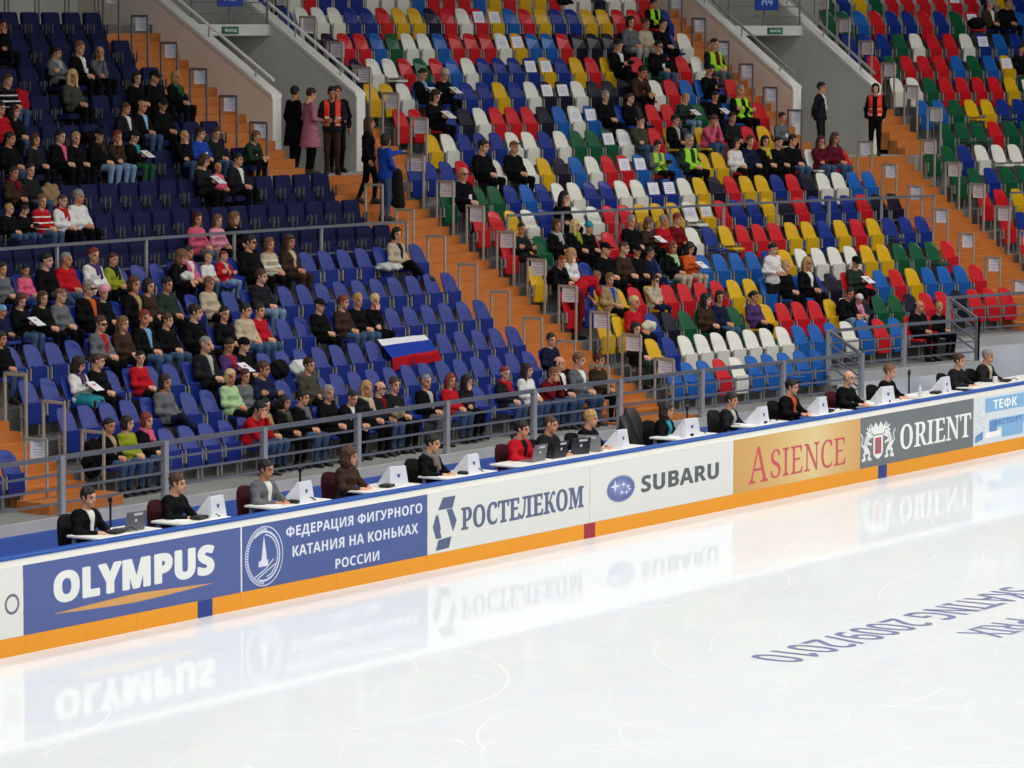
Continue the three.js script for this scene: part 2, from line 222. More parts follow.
// raised ends of the platform, hung with pale cloth
struct('floor', ring(17.1, 21.7, -0.42, 0.2, 0.3, FL[1]), M.deck); struct('floor', ring(17.05, 21.75, -0.47, -0.4, FL[1] - 0.2, FL[1] + 0.012), M.slab);
struct('floor', ring(21.7, 40, 0.38, 1, 0.3, FL[2]), M.deck); struct('floor', ring(21.65, 40, 0.33, 0.4, FL[2] - 0.2, FL[2] + 0.012), M.slab);
function cloth(s0, s1, d, y0, y1, label) {
  const n = 90, g = new THREE.BufferGeometry(), pos = [], idx = [], rows = 6;
  for (let j = 0; j <= rows; j++) for (let i = 0; i <= n; i++) { const s = s0 + (s1 - s0) * i / n, k = j / rows; const w = 0.03 * Math.sin(s * 7.3) * (1 - k * 0.7) + 0.05 * Math.sin(s * 2.1 + 1 + k * 2) * (1 - k); pos.push(...P(s, d - 0.05 - w, y0 + (y1 - y0) * k).toArray()); }
  for (let j = 0; j < rows; j++) for (let i = 0; i < n; i++) { const a = j * (n + 1) + i; idx.push(a, a + 1, a + n + 2, a, a + n + 2, a + n + 1); }
  g.setAttribute('position', new THREE.Float32BufferAttribute(pos, 3)); g.setIndex(idx); g.computeVertexNormals();
  return tag(mesh(numbered('cloth_skirt'), g, mat(0xc9cccb, 0.9, 0, { side: THREE.DoubleSide }), scene), label, 'cloth');
}
cloth(17.16, 21.7, -0.47, 0.3, FL[1] - 0.18, 'pale grey cloth hung on the lower raised platform edge');
cloth(21.72, 32, 0.33, 0.3, FL[2] - 0.18, 'pale grey cloth hung on the higher platform edge at far right');
struct('floor', (() => { const g = box(56, 0.3, 8, 6, 0.15, -4.2); return g; })(), M.blueFloor);

// ---------- orange stairs: every step is a piece ----------
function profile(d) { const q = Math.max(0, (d + 0.68) / DR), r = Math.min(15, Math.floor(q)), f = q - r; return FL[r] + (FL[r + 1] - FL[r]) * f; }
function stairs(s0, s1, dFrom, dTo, label) {
  const t = add(new THREE.Group(), 'stairs'); t.userData.kind = 'structure'; t.userData.label = label;
  for (let k = 0; ; k++) {
    const d = -0.68 + DR / 3 * k; if (d > dTo) break; if (d < dFrom) continue;
    const y = profile(d); mesh('step', ring(s0, s1, d, d + DR / 3 + 0.05, y - 0.4, y, 0.9), M.orange, t);
  }
  return t;
}
const st1 = stairs(Z_END, A_START, -0.5, 7, 'orange stairs at the left end of the blue block');
mesh('step', ring(-5.4, -3.72, -1.0, -0.35, FL[0] - 0.1, FL[0] + 0.17, 0.9), M.orange, st1);
const st2 = stairs(A_END, B_LOW, -0.5, 6.8, 'central orange stairs up to the left passage'); mesh('step', ring(A_END - 0.1, B_LOW + 0.1, -1.1, -0.35, FL[0] - 0.1, FL[0] + 0.04, 0.9), M.orange, st2);
stairs(A_UP_END, 10.1, 6.95, 11.3, 'orange upper stairs beside the navy seats'); stairs(12.5, B_UP, 6.95, 12.1, 'narrow orange upper stairs right of the left passage');
stairs(B_LOW_END, C_LOW, -0.3, 6.8, 'orange stairs between the multicoloured block and the right block');
stairs(B_UP_END, 24.32, 6.95, 12.1, 'orange upper stairs left of the right passage'); stairs(26.8, C_UP, 6.95, 12.1, 'narrow orange upper stairs right of the right passage');

// ---------- the two passages out of the stand ----------
const LAND = 4.83;
function passage(s0, s1, sL, sR, where) {
  const n = where === 'left' ? 0 : 1, top = (d) => 6.4 + 0.604 * (d - 8);
  struct('floor', ring(sL, sR, 6.9, 15, LAND - 0.5, LAND), M.slab);
  const side = (a, b, m) => struct('wall_' + (a === s0 ? 'left' : 'right'), sweep([[7.95, 3.9], [7.95, top(7.95)], [13.5, top(13.5)], [13.5, 3.9]], a, b), m);
  side(s0, s0 + 0.2, M.tan); side(s1, s1 + 0.2, M.wall);
  for (const a of [s0, s1]) {
    struct('trim_' + (1 + n * 2 + (a === s1 ? 1 : 0)), sweep([[7.93, top(7.95) - 0.02], [7.93, top(7.95) + 0.06], [13.5, top(13.5) + 0.06], [13.5, top(13.5) - 0.02]], a - 0.03, a + 0.23), M.coping);
    struct('trim_' + (1 + n * 2 + (a === s1 ? 1 : 0)), ring(a - 0.01, a + 0.21, 7.92, 7.96, 4.7, top(7.95)), M.coping);
    const hr = thing('handrail', `shiny handrail above the ${a === s0 ? 'left' : 'right'} wall of the ${where} passage`, 'handrail');
    const q = (d, o) => P(a + 0.1, d, top(d) + o);
    mesh('rail', bar(q(8.0, 0.3), q(13.4, 0.3), 0.032, 8), where === 'left' ? M.chrome : M.rail, hr);
    for (let d = 8.5; d < 13.4; d += 1.3) mesh('bracket', bar(q(d, 0.0), q(d, 0.28), 0.018), M.rail, hr);
  }
  struct('wall_back', ring(s0 + 0.2, s1, 12.8, 13.0, LAND, 7.6), M.dark);
  struct('ceiling', ring(s0 + 0.2, s1, 10.4, 16, 7.58, 7.81), M.wall);
  const ex = thing('exit_sign', `green exit sign over the ${where} passage`, 'sign'); put(ex, (s0 + s1) / 2 + (n ? 0.35 : 0.05), 10.39, 7.69);
  mesh('case', box(0.46, 0.15, 0.05, 0, 0, 0.0), mat(0x1c5a48, 0.5), ex);
  mesh('lettering', signPlate('ВЫХОД', 0.38, 0.09, '#1f6a55', '#cfe6dc'), signMat('ВЫХОД', '#1f6a55', '#cfe6dc'), ex).position.z = 0.028;
  const rl = thing('deck_railing', `grey railing on the deck above the ${where} passage`, 'railing');
  for (let k = 0; k < 3; k++) mesh('post', bar(P(s0 + 0.25 + (s1 - s0 - 0.3) * k / 2, 10.45, 7.81), P(s0 + 0.25 + (s1 - s0 - 0.3) * k / 2, 10.45, 8.9), 0.025), M.railDark, rl);
  for (const y of [8.02, 8.26, 8.55, 8.9]) mesh('rail', bar(P(s0 + 0.25, 10.45, y), P(s1 - 0.05, 10.45, y), 0.014), M.railDark, rl);
  const txt = n ? 'A4' : 'A3', bs = thing('block_sign', `blue ${txt} block sign over the ${where} passage`, 'sign'); put(bs, s0 + 1.1 + (n ? 0.15 : 0.05), 10.38, 8.42);
  mesh('plate', box(0.72, 0.5, 0.03, 0, 0, 0), mat(0x143a96, 0.5), bs);
  mesh('lettering', signPlate(txt, 0.5, 0.4), signMat(txt, '#143a96', '#8fa8d8'), bs).position.z = 0.018;
  mesh('hanger', box(0.03, 0.3, 0.03, 0.3, 0.38, 0), M.railDark, bs);
}
function signPlate(t, w, h) { return new THREE.PlaneGeometry(w, h); }
function signMat(t, bg, fg) { const c = document.createElement('canvas'); c.width = 256; c.height = 128; const g = c.getContext('2d'); g.fillStyle = bg; g.fillRect(0, 0, 256, 128); g.fillStyle = fg; g.font = 'bold 100px sans-serif'; const w = g.measureText(t).width; g.setTransform(Math.min(1.6, 236 / w), 0, 0, 1.15, 0, 0); g.fillText(t, (256 / Math.min(1.6, 236 / w) - w) / 2, 92); const x = new THREE.CanvasTexture(c); x.colorSpace = THREE.SRGBColorSpace; return new THREE.MeshStandardMaterial({ map: x, roughness: 0.6 }); }
for (const [a, b] of [[A_UP_END, 10.12], [B_LOW, B_UP], [B_UP_END, B_LOW_END + 0.02], [26.6, C_UP]]) struct('floor', ring(a, b, 6.5, 7.0, 3.9, a === 12.1 || a === A_UP_END ? FL[9] : LAND), M.slab);
passage(10.1, 12.3, A_UP_END, 12.5, 'left');
passage(24.32, 26.6, B_UP_END, C_UP, 'right');
struct('wall_back', ring(-30, 60, 15.6, 15.9, 7.8, 15), M.wall);
struct('wall_back', ring(24.2, 25.6, 14.2, 14.5, 7.8, 8.4), M.dark);
struct('floor', ring(-30, 60, 12.1, 15.9, 3.0, 7.4), M.dark);

// ---------- railings ----------
function railing(name, label, pts, height, rails, postW, railH, cat = 'railing') { // pts: [s, d, y]
  const t = thing(name, label, cat);
  for (const [s, d, y] of pts) mesh('post', flatBar(P(s, d, y), P(s, d, y + height).add(V(0.001, 0, 0)), postW, postW), M.rail, t);
  for (const [k, f] of rails.entries()) {
    const gs = []; for (let i = 0; i + 1 < pts.length; i++) { const [a, b] = [pts[i], pts[i + 1]]; gs.push(flatBar(P(a[0], a[1], a[2] + height * f), P(b[0], b[1], b[2] + height * f), k ? 0.03 : 0.06, k ? railH * 0.5 : railH)); }
    mesh('rail', merge(gs), M.railDark, t);
  }
  return t;
}
const R4 = [0.97, 0.7, 0.46, 0.22];
railing('front_railing', 'long grey four-bar railing along the front of the blue block', [-10.35, -7.85, -5.35, -2.97, -0.53, 1.95, 4.47, 7.05, 9.63, 12.13, 14.64, 17.08].map((s) => [s, -1.2, FL[0]]), 0.91, R4, 0.09, 0.07);
railing('stepped_railing', 'grey railing sloping up to the lower raised platform', [[17.08, -1.2, FL[0]], [17.08, -0.36, FL[1]], [19.4, -0.36, FL[1]], [21.68, -0.36, FL[1]]], 0.91, R4, 0.08, 0.06);
railing('stepped_railing', 'grey railing sloping up to the highest platform at far right', [[21.68, -0.36, FL[1]], [21.68, 0.44, FL[2]], [24.6, 0.44, FL[2]], [27.5, 0.44, FL[2]], [30.4, 0.44, FL[2]]], 0.91, R4, 0.08, 0.06);
const seq = (a, b, n) => Array.from({ length: n }, (_, i) => a + (b - a) * i / (n - 1));
railing('aisle_railing', 'grey two-bar railing in front of the navy seats', seq(-4, 9.95, 7).map((s) => [s, 4.25, FL[6] - 0.02]), 0.87, [1, 0.42], 0.045, 0.05);
railing('aisle_railing', 'grey two-bar railing across the multicoloured block', seq(12.75, 25.1, 9).map((s) => [s, 4.25, FL[6] - 0.02]), 0.87, [1, 0.42], 0.045, 0.05);
railing('aisle_railing', 'grey two-bar railing across the right block', seq(27.4, 33, 4).map((s) => [s, 4.25, FL[6] - 0.02]), 0.87, [1, 0.42], 0.045, 0.05);
{
  const t = thing('deck_railing', 'thin dark railing behind the topmost navy seats', 'railing');
  for (let s = 4.5; s < 8.9; s += 0.72) for (const o of [0, 0.09]) mesh('post', bar(P(s + o, 11.45, 7.8), P(s + o, 11.45, 9.3), 0.018), M.railDark, t);
  for (const y of [8.32, 9.28]) mesh('rail', bar(P(3, 11.45, y), P(8.8, 11.45, y), 0.02), M.railDark, t);
}
// guard loops beside the stairs
const paperTex = (() => { const c = document.createElement('canvas'); c.width = 128; c.height = 128; const g = c.getContext('2d'); g.fillStyle = '#dfe0e8'; g.fillRect(0, 0, 128, 128); g.fillStyle = '#9a94b4'; for (const [y, w] of [[34, 60], [58, 84], [78, 76], [98, 50]]) for (let x = 64 - w / 2; x < 64 + w / 2; x += 9) g.fillRect(x, y, 7, 7); const t = new THREE.CanvasTexture(c); t.colorSpace = THREE.SRGBColorSpace; return new THREE.MeshStandardMaterial({ map: t, roughness: 0.9, side: THREE.DoubleSide }); })();
const sheetGeo = (() => { const g = new THREE.BoxGeometry(0.36, 0.3, 0.004); return g; })();
const loopPost = box(0.035, 1.06, 0.035, 0, 0.53, 0), loopBar = box(0.035, 0.045, 0.46, 0, 1.06, 0);
function loop(s, r, where, sheet, m = M.loop) {
  const t = thing('guard_loop', `grey guard loop ${where}, row ${ORD[r + 1]}`, 'guard rail', 'guard loops beside the stairs');
  const up = r > 8 ? 0.19 : 0, db = r > 8 ? 0.2 : 0.33; put(t, s, r * DR - db, FL[r] + up);
  for (const z of [-0.22, 0.22]) mesh('post', loopPost, m, t).position.z = z;
  mesh('top_bar', loopBar, m, t);
  if (sheet) {
    const o = mesh(numbered('paper_notice'), sheetGeo, paperTex, scene); o.position.copy(P(s + 0.03, r * DR - db - (sheet > 1 ? 0.02 : 0.04), FL[r] + 0.9 + up)); o.rotation.y = -ang(s) - Math.PI / 2 + (sheet > 1 ? 0.5 : 0.15);
    if (sheet > 1) o.scale.set(0.7, 0.9, 1);
    tag(o, `paper notice on guard loop ${where}, row ${ORD[r + 1]}`, 'notice', 'paper notices on the guard loops');
  }
}
for (let r = 0; r <= 8; r++) { if (r < 8) loop(A_END + 0.06, r, 'left of the central stairs'); loop(B_LOW - 0.02, r, 'right of the central stairs', 1); }
for (let r = 0; r <= 3; r++) loop(A_START - 0.05, r, 'at the left end of the blue block'); loop(Z_END + 0.1, 0, 'left of the lower left stairs', 2);
for (let r = 9; r <= 14; r++) { loop(A_UP_END + 0.06, r, 'beside the upper navy seats', 2, M.railDark); loop(B_UP - 0.02, r, 'right of the left passage', 1, M.loop); loop(B_UP_END + 0.06, r, 'left of the right passage', 2, M.railDark); loop(C_UP - 0.02, r, 'right of the right passage', 1); }
for (let r = 2; r <= 8; r++) { loop(B_LOW_END + 0.05, r, 'left of the right-hand stairs', 2); loop(C_LOW - 0.02, r, 'right of the right-hand stairs', 1); }

// ---------- seats ----------
function slabShape(w, h, r, rTop, t, bow, tilt) { // a thin moulded panel, rounded on top, bowed round the sitter
  const s = new THREE.Shape(), a = w / 2; s.moveTo(-a + r, 0); s.lineTo(a - r, 0); s.quadraticCurveTo(a, 0, a, r); s.lineTo(a - 0.012, h - rTop); s.bezierCurveTo(a - 0.02, h - rTop * 0.35, a - rTop * 0.45, h, a - rTop * 0.95, h); s.lineTo(-a + rTop * 0.95, h); s.bezierCurveTo(-a + rTop * 0.45, h, -a + 0.02, h - rTop * 0.35, -a + 0.012, h - rTop); s.lineTo(-a, r); s.quadraticCurveTo(-a, 0, -a + r, 0);
  const g = new THREE.ExtrudeGeometry(s, { depth: t, bevelEnabled: true, bevelThickness: 0.008, bevelSize: 0.008, bevelSegments: 1, curveSegments: 4, steps: 1 });
  const p = g.attributes.position; for (let i = 0; i < p.count; i++) { const x = p.getX(i), y = p.getY(i); p.setZ(i, p.getZ(i) + bow * (x / a) * (x / a) - tilt * y + (y < 0.05 ? 0.015 : 0)); }
  g.computeVertexNormals(); return g;
}
const seatGeo = {
  back: slabShape(0.375, 0.4, 0.04, 0.15, 0.02, 0.07, 0.34).translate(0, 0.5, 0.12),
  panUp: slabShape(0.35, 0.35, 0.05, 0.04, 0.045, 0.015, -0.1).translate(0, 0.22, 0.2),
  panDown: slabShape(0.37, 0.4, 0.05, 0.07, 0.03, -0.015, 0).rotateX(Math.PI / 2).translate(0, 0.445, 0.14),
  leg: merge([box(0.026, 0.52, 0.035, 0, 0.26, 0.17), box(0.026, 0.2, 0.03, 0, 0.44, 0.26), box(0.026, 0.035, 0.14, 0, 0.36, 0.21), box(0.035, 0.025, 0.2, 0, 0.0125, 0.2)]),
  plate: box(0.045, 0.03, 0.006, 0, 0.42, 0.278),
  vipBack: slabShape(0.45, 0.46, 0.03, 0.07, 0.08, 0.01, 0.12).translate(0, 0.3, 0.0),
  vipPan: slabShape(0.42, 0.3, 0.03, 0.05, 0.08, 0, 0.0).translate(0, 0.12, 0.13),
  vipPanDown: slabShape(0.42, 0.4, 0.03, 0.06, 0.09, 0, 0).rotateX(Math.PI / 2).translate(0, 0.44, 0.12),
};
const SEAT = { r: ['red', 0xc2121f], b: ['royal blue', 0x0c2a80], a: ['azure', 0x1158a8], n: ['dark navy', 0x0d0b26], w: ['white', 0xdcdcd2], y: ['yellow', 0xd0a408], g: ['green', 0x065232], B: ['blue', 0x0a2880], V: ['navy', 0x1d2146] };
const seatMat = {}; for (const k in SEAT) seatMat[k] = k === 'V' ? mat(SEAT[k][1], 0.85) : k === 'B' ? mat(SEAT[k][1], 0.5) : new THREE.MeshPhysicalMaterial({ color: SEAT[k][1], roughness: 0.5, specularIntensity: 0.6, clearcoat: 0.08, clearcoatRoughness: 0.12 });
const seatProto = {};
function seatOf(kind, open, s, r, label, group, notice) {
  const key = kind + open; let t;
  if (!seatProto[key]) {
    t = seatProto[key] = new THREE.Group(); const m = seatMat[kind];
    if (kind === 'V') { mesh('backrest', seatGeo.vipBack, m, t); mesh('seat_pan', open ? seatGeo.vipPanDown : seatGeo.vipPan, m, t); }
    else { mesh('backrest', seatGeo.back, m, t); const p = mesh('seat_pan', open ? seatGeo.panDown : seatGeo.panUp, m, t); if (!open) mesh('number_plate', seatGeo.plate, M.paper, p); }
    for (const x of [-0.2, 0.2]) mesh('leg', seatGeo.leg, kind === 'V' ? M.dark : M.legs, t).position.x = x;
  }
  t = seatProto[key].clone(); add(t, kind === 'V' ? 'padded_seat' : SEAT[kind][0].replace(' ', '_') + '_plastic_seat'); tag(t, label, 'seat', group); put(t, s, r * DR, FL[r]);
  if (notice) { const o = mesh(numbered('paper_notice'), sheetGeo, paperTex, scene); const c = P(s, r * DR - 0.148, FL[r] + 0.715); o.position.copy(c); o.rotation.order = 'YXZ'; o.rotation.set(-0.32, -ang(s), 0); o.scale.set(0.86, 0.86, 1); tag(o, notice, 'notice', 'paper notices on seat backs'); }
  return t;
}
// ---------- figures: distance fields meshed with surface nets ----------
function iso(f, lo, hi, h) {
  const nx = Math.ceil((hi[0] - lo[0]) / h) + 1, ny = Math.ceil((hi[1] - lo[1]) / h) + 1, nz = Math.ceil((hi[2] - lo[2]) / h) + 1;
  const val = new Float32Array(nx * ny * nz), id = new Int32Array(nx * ny * nz).fill(-1), pos = [], idx = [];
  let q = 0; for (let k = 0; k < nz; k++) for (let j = 0; j < ny; j++) for (let i = 0; i < nx; i++) val[q++] = f(lo[0] + i * h, lo[1] + j * h, lo[2] + k * h);
  const at = (i, j, k) => (k * ny + j) * nx + i;
  for (let k = 0; k < nz - 1; k++) for (let j = 0; j < ny - 1; j++) for (let i = 0; i < nx - 1; i++) {
    let m = 0; for (let c = 0; c < 8; c++) if (val[at(i + (c & 1), j + (c >> 1 & 1), k + (c >> 2))] < 0) m |= 1 << c;
    if (m === 0 || m === 255) continue;
    let x = 0, y = 0, z = 0, n = 0;
    for (let a = 0; a < 8; a++) for (let b = 1; b < 8; b <<= 1) { if (a & b) continue; const c = a | b; if ((m >> a & 1) === (m >> c & 1)) continue; const va = val[at(i + (a & 1), j + (a >> 1 & 1), k + (a >> 2))], vc = val[at(i + (c & 1), j + (c >> 1 & 1), k + (c >> 2))], t = va / (va - vc); x += (a & 1) + (b === 1 ? t : 0); y += (a >> 1 & 1) + (b === 2 ? t : 0); z += (a >> 2) + (b === 4 ? t : 0); n++; }
    id[at(i, j, k)] = pos.length / 3; pos.push(lo[0] + (i + x / n) * h, lo[1] + (j + y / n) * h, lo[2] + (k + z / n) * h);
  }
  const quad = (a, b, c, d, flip) => { if (a < 0 || b < 0 || c < 0 || d < 0) return; if (flip) idx.push(a, c, b, a, d, c); else idx.push(a, b, c, a, c, d); };
  for (let k = 1; k < nz - 1; k++) for (let j = 1; j < ny - 1; j++) for (let i = 1; i < nx - 1; i++) {
    const v = val[at(i, j, k)] < 0;
    if (v !== val[at(i + 1, j, k)] < 0) quad(id[at(i, j - 1, k - 1)], id[at(i, j, k - 1)], id[at(i, j, k)], id[at(i, j - 1, k)], !v);
    if (v !== val[at(i, j + 1, k)] < 0) quad(id[at(i - 1, j, k - 1)], id[at(i - 1, j, k)], id[at(i, j, k)], id[at(i, j, k - 1)], !v);
    if (v !== val[at(i, j, k + 1)] < 0) quad(id[at(i - 1, j - 1, k)], id[at(i, j - 1, k)], id[at(i, j, k)], id[at(i - 1, j, k)], !v);
  }
  const g = new THREE.BufferGeometry(); g.setAttribute('position', new THREE.Float32BufferAttribute(pos, 3)); g.setIndex(idx);
  const nor = new Float32Array(pos.length), e = h * 0.4;
  for (let i = 0; i < pos.length; i += 3) { const [x, y, z] = [pos[i], pos[i + 1], pos[i + 2]]; const a = f(x + e, y, z) - f(x - e, y, z), b = f(x, y + e, z) - f(x, y - e, z), c = f(x, y, z + e) - f(x, y, z - e), l = Math.hypot(a, b, c) || 1; nor[i] = a / l; nor[i + 1] = b / l; nor[i + 2] = c / l; }
  g.setAttribute('normal', new THREE.BufferAttribute(nor, 3)); return g;
}
const cap = (a, b, ra, rb = ra) => { const [ax, ay, az] = a, dx = b[0] - ax, dy = b[1] - ay, dz = b[2] - az, L = dx * dx + dy * dy + dz * dz || 1e-9; return (x, y, z) => { const px = x - ax, py = y - ay, pz = z - az; let t = (px * dx + py * dy + pz * dz) / L; t = t < 0 ? 0 : t > 1 ? 1 : t; return Math.hypot(px - dx * t, py - dy * t, pz - dz * t) - ra - (rb - ra) * t; }; };
const ell = (c, r) => { const m = Math.min(...r); return (x, y, z) => (Math.hypot((x - c[0]) / r[0], (y - c[1]) / r[1], (z - c[2]) / r[2]) - 1) * m; };
const blend = (l, k = 0.03) => (x, y, z) => { let d = 9; for (const f of l) { const e = f(x, y, z), h = Math.max(k - Math.abs(d - e), 0) / k; d = Math.min(d, e) - h * h * k * 0.25; } return d; };
const white = (g) => { const n = g.attributes.position.count; g.setAttribute('color', new THREE.BufferAttribute(new Float32Array(n * 3).fill(1), 3)); return g; };
const mix = (a, b, t) => a.map((v, i) => v + (b[i] - v) * t);

// head (its own frame: centre between the ears, +z the face)
const headParts = [ell([0, 0.035, -0.012], [0.076, 0.086, 0.096]), ell([0, -0.04, 0.018], [0.06, 0.072, 0.068]), cap([-0.012, -0.098, 0.06], [0.012, -0.098, 0.06], 0.02), cap([0, 0.012, 0.088], [0, -0.026, 0.106], 0.009, 0.014), cap([-0.034, 0.03, 0.076], [0.034, 0.03, 0.076], 0.012), cap([-0.02, -0.062, 0.08], [0.02, -0.062, 0.08], 0.011), ell([0.08, -0.002, -0.01], [0.012, 0.032, 0.02]), ell([-0.08, -0.002, -0.01], [0.012, 0.032, 0.02]), cap([0, -0.06, -0.025], [0, -0.2, -0.045], 0.052, 0.056)];
const headBlend = blend(headParts, 0.022), sockets = [ell([0.032, 0.006, 0.1], [0.018, 0.012, 0.02]), ell([-0.032, 0.006, 0.1], [0.018, 0.012, 0.02])];
const headField = (x, y, z) => Math.max(headBlend(x, y, z), -sockets[0](x, y, z) - 0.002, -sockets[1](x, y, z) - 0.002);
const headGeo = (() => {
  const g = white(iso(headField, [-0.11, -0.21, -0.13], [0.11, 0.14, 0.14], 0.0125)), p = g.attributes.position, c = g.attributes.color;
  for (let i = 0; i < p.count; i++) { const [x, y, z] = [p.getX(i), p.getY(i), p.getZ(i)], ax = Math.abs(x); if (z > 0.06) { if (Math.hypot(ax - 0.032, (y - 0.006) * 1.3) < 0.014) c.setXYZ(i, 0.18, 0.14, 0.12); else if (Math.hypot(ax - 0.033, (y - 0.036) * 2.6) < 0.02) c.setXYZ(i, 0.35, 0.27, 0.22); else if (Math.abs(y + 0.062) < 0.01 && ax < 0.026) c.setXYZ(i, 0.85, 0.45, 0.42); } }
  return g;
})();
const faceCut = (x, y, z) => Math.max(0.03 - z + Math.max(0, -y - 0.05) * 0.6, y - 0.058, Math.abs(x) - 0.075);
const lock = (x, y, z) => 0.0055 * Math.sin(x * 95 + 2 * Math.sin(y * 40)) * Math.sin(z * 70 + y * 25) + 0.003 * Math.sin(x * 170 + z * 140);
const cutFace = (f) => (x, y, z) => Math.max(f(x, y, z) + lock(x, y, z), -faceCut(x, y - 0.012 * Math.sin(x * 34 + 0.8), z));
const HAIR = {
  s: [(x, y, z) => Math.max(ell([0, 0.042, -0.018], [0.089, 0.102, 0.108])(x, y, z), -0.03 - y - Math.max(0, -z) * 0.7), [-0.12, -0.1, -0.15], [0.12, 0.17, 0.13]],
  c: [(x, y, z) => Math.max(ell([0, 0.038, -0.016], [0.083, 0.094, 0.103])(x, y, z), -0.005 - y - Math.max(0, -z) * 0.75), [-0.12, -0.1, -0.15], [0.12, 0.17, 0.13]],
  d: [(x, y, z) => Math.max(ell([0, 0.03, -0.016], [0.085, 0.092, 0.104])(x, y, z), -0.055 - y, y - 0.05, z - 0.03), [-0.12, -0.1, -0.15], [0.12, 0.12, 0.1]],
  b: [blend([ell([0, 0.042, -0.02], [0.096, 0.102, 0.112]), ell([0, -0.04, -0.035], [0.1, 0.09, 0.085])], 0.04), [-0.13, -0.15, -0.16], [0.13, 0.17, 0.13]],
  l: [blend([ell([0, 0.042, -0.02], [0.095, 0.1, 0.11]), cap([-0.035, -0.04, -0.06], [-0.04, -0.27, -0.075], 0.065, 0.04), cap([0.035, -0.04, -0.06], [0.04, -0.27, -0.075], 0.065, 0.04), cap([0.082, 0, -0.01], [0.085, -0.24, 0.03], 0.03, 0.022), cap([-0.082, 0, -0.01], [-0.085, -0.24, 0.03], 0.03, 0.022)], 0.04), [-0.14, -0.34, -0.16], [0.14, 0.17, 0.13]],
  u: [blend([(x, y, z) => Math.max(ell([0, 0.04, -0.018], [0.086, 0.097, 0.106])(x, y, z), -0.015 - y - Math.max(0, -z) * 0.6), ell([0, 0.02, -0.125], [0.042, 0.045, 0.04])], 0.03), [-0.12, -0.1, -0.19], [0.12, 0.17, 0.13]],
  k: [(x, y, z) => blend([ell([0, 0.045, -0.025], [0.105, 0.108, 0.12]), ell([0, -0.07, -0.04], [0.12, 0.12, 0.1])], 0.04)(x, y, z) + 0.008 * Math.sin(x * 110) * Math.sin(y * 97) * Math.sin(z * 103), [-0.16, -0.22, -0.17], [0.16, 0.19, 0.13]],
};
const hairGeo = {}; for (const k in HAIR) hairGeo[k] = iso(cutFace(HAIR[k][0]), HAIR[k][1], HAIR[k][2], 0.016);
const hatGeo = {
  f: iso((x, y, z) => Math.max(ell([0, 0.045, -0.014], [0.098, 0.108, 0.116])(x, y, z), 0.02 - y), [-0.12, -0.02, -0.15], [0.12, 0.18, 0.14], 0.016),
  p: iso(blend([(x, y, z) => Math.max(ell([0, 0.04, -0.012], [0.094, 0.1, 0.112])(x, y, z), 0.035 - y), (x, y, z) => Math.max(ell([0, 0.045, 0.11], [0.075, 0.2, 0.075])(x, y, z), Math.abs(y - 0.045) - 0.009)], 0.01), [-0.12, 0, -0.15], [0.12, 0.18, 0.21], 0.014),
  t: iso((x, y, z) => Math.max(ell([0.01, 0.075, -0.02], [0.125, 0.05, 0.13])(x, y, z), 0.03 - y), [-0.15, 0, -0.18], [0.16, 0.15, 0.13], 0.016),
};
const glassesGeo = merge([box(0.05, 0.03, 0.006, 0.033, 0.008, 0.106), box(0.05, 0.03, 0.006, -0.033, 0.008, 0.106), box(0.03, 0.006, 0.006, 0, 0.014, 0.11), box(0.006, 0.006, 0.12, 0.082, 0.014, 0.05), box(0.006, 0.006, 0.12, -0.082, 0.014, 0.05)]);
// a hand: wrist at the origin, fingers down -y, curling towards +z
const handGeo = (() => {
  const l = [cap([-0.02, -0.025, 0], [-0.024, -0.075, 0.002], 0.017), cap([0.002, -0.025, 0], [0, -0.08, 0.002], 0.017), cap([0.02, -0.025, 0], [0.024, -0.075, 0.002], 0.017), cap([0, 0.03, 0], [0, -0.02, 0], 0.026, 0.022)];
  for (const [x, len, sp] of [[-0.031, 0.8, -0.1], [-0.011, 0.95, -0.03], [0.01, 1, 0.03], [0.031, 0.92, 0.1]]) { let p = [x, -0.086, 0.003], a = 0.35; for (const [L, r] of [[0.036, 0.0088], [0.026, 0.008], [0.02, 0.0072]]) { const n = [p[0] + sp * L, p[1] - Math.cos(a) * L * len, p[2] + Math.sin(a) * L * len]; l.push(cap(p, n, r, r * 0.92)); p = n; a += 0.5; } }
  l.push(cap([0.026, -0.03, 0.004], [0.05, -0.055, 0.02], 0.0125, 0.0105), cap([0.05, -0.055, 0.02], [0.052, -0.085, 0.032], 0.0105, 0.009));
  return white(iso(blend(l, 0.012), [-0.06, -0.19, -0.04], [0.075, 0.07, 0.085], 0.0095));
})();
const handLeft = (() => { const g = handGeo.clone().scale(-1, 1, 1), i = g.index.array; for (let k = 0; k < i.length; k += 3) { const t = i[k]; i[k] = i[k + 1]; i[k + 1] = t; } return g; })();
function handAt(elbow, wrist, curl, left) {
  const y = V(...elbow).sub(V(...wrist)).normalize(), z = V(...curl); z.addScaledVector(y, -z.dot(y)).normalize(); const x = y.clone().cross(z);
  return (left ? handLeft : handGeo).clone().applyMatrix4(new THREE.Matrix4().makeBasis(x, y, z).setPosition(V(...wrist)));
}

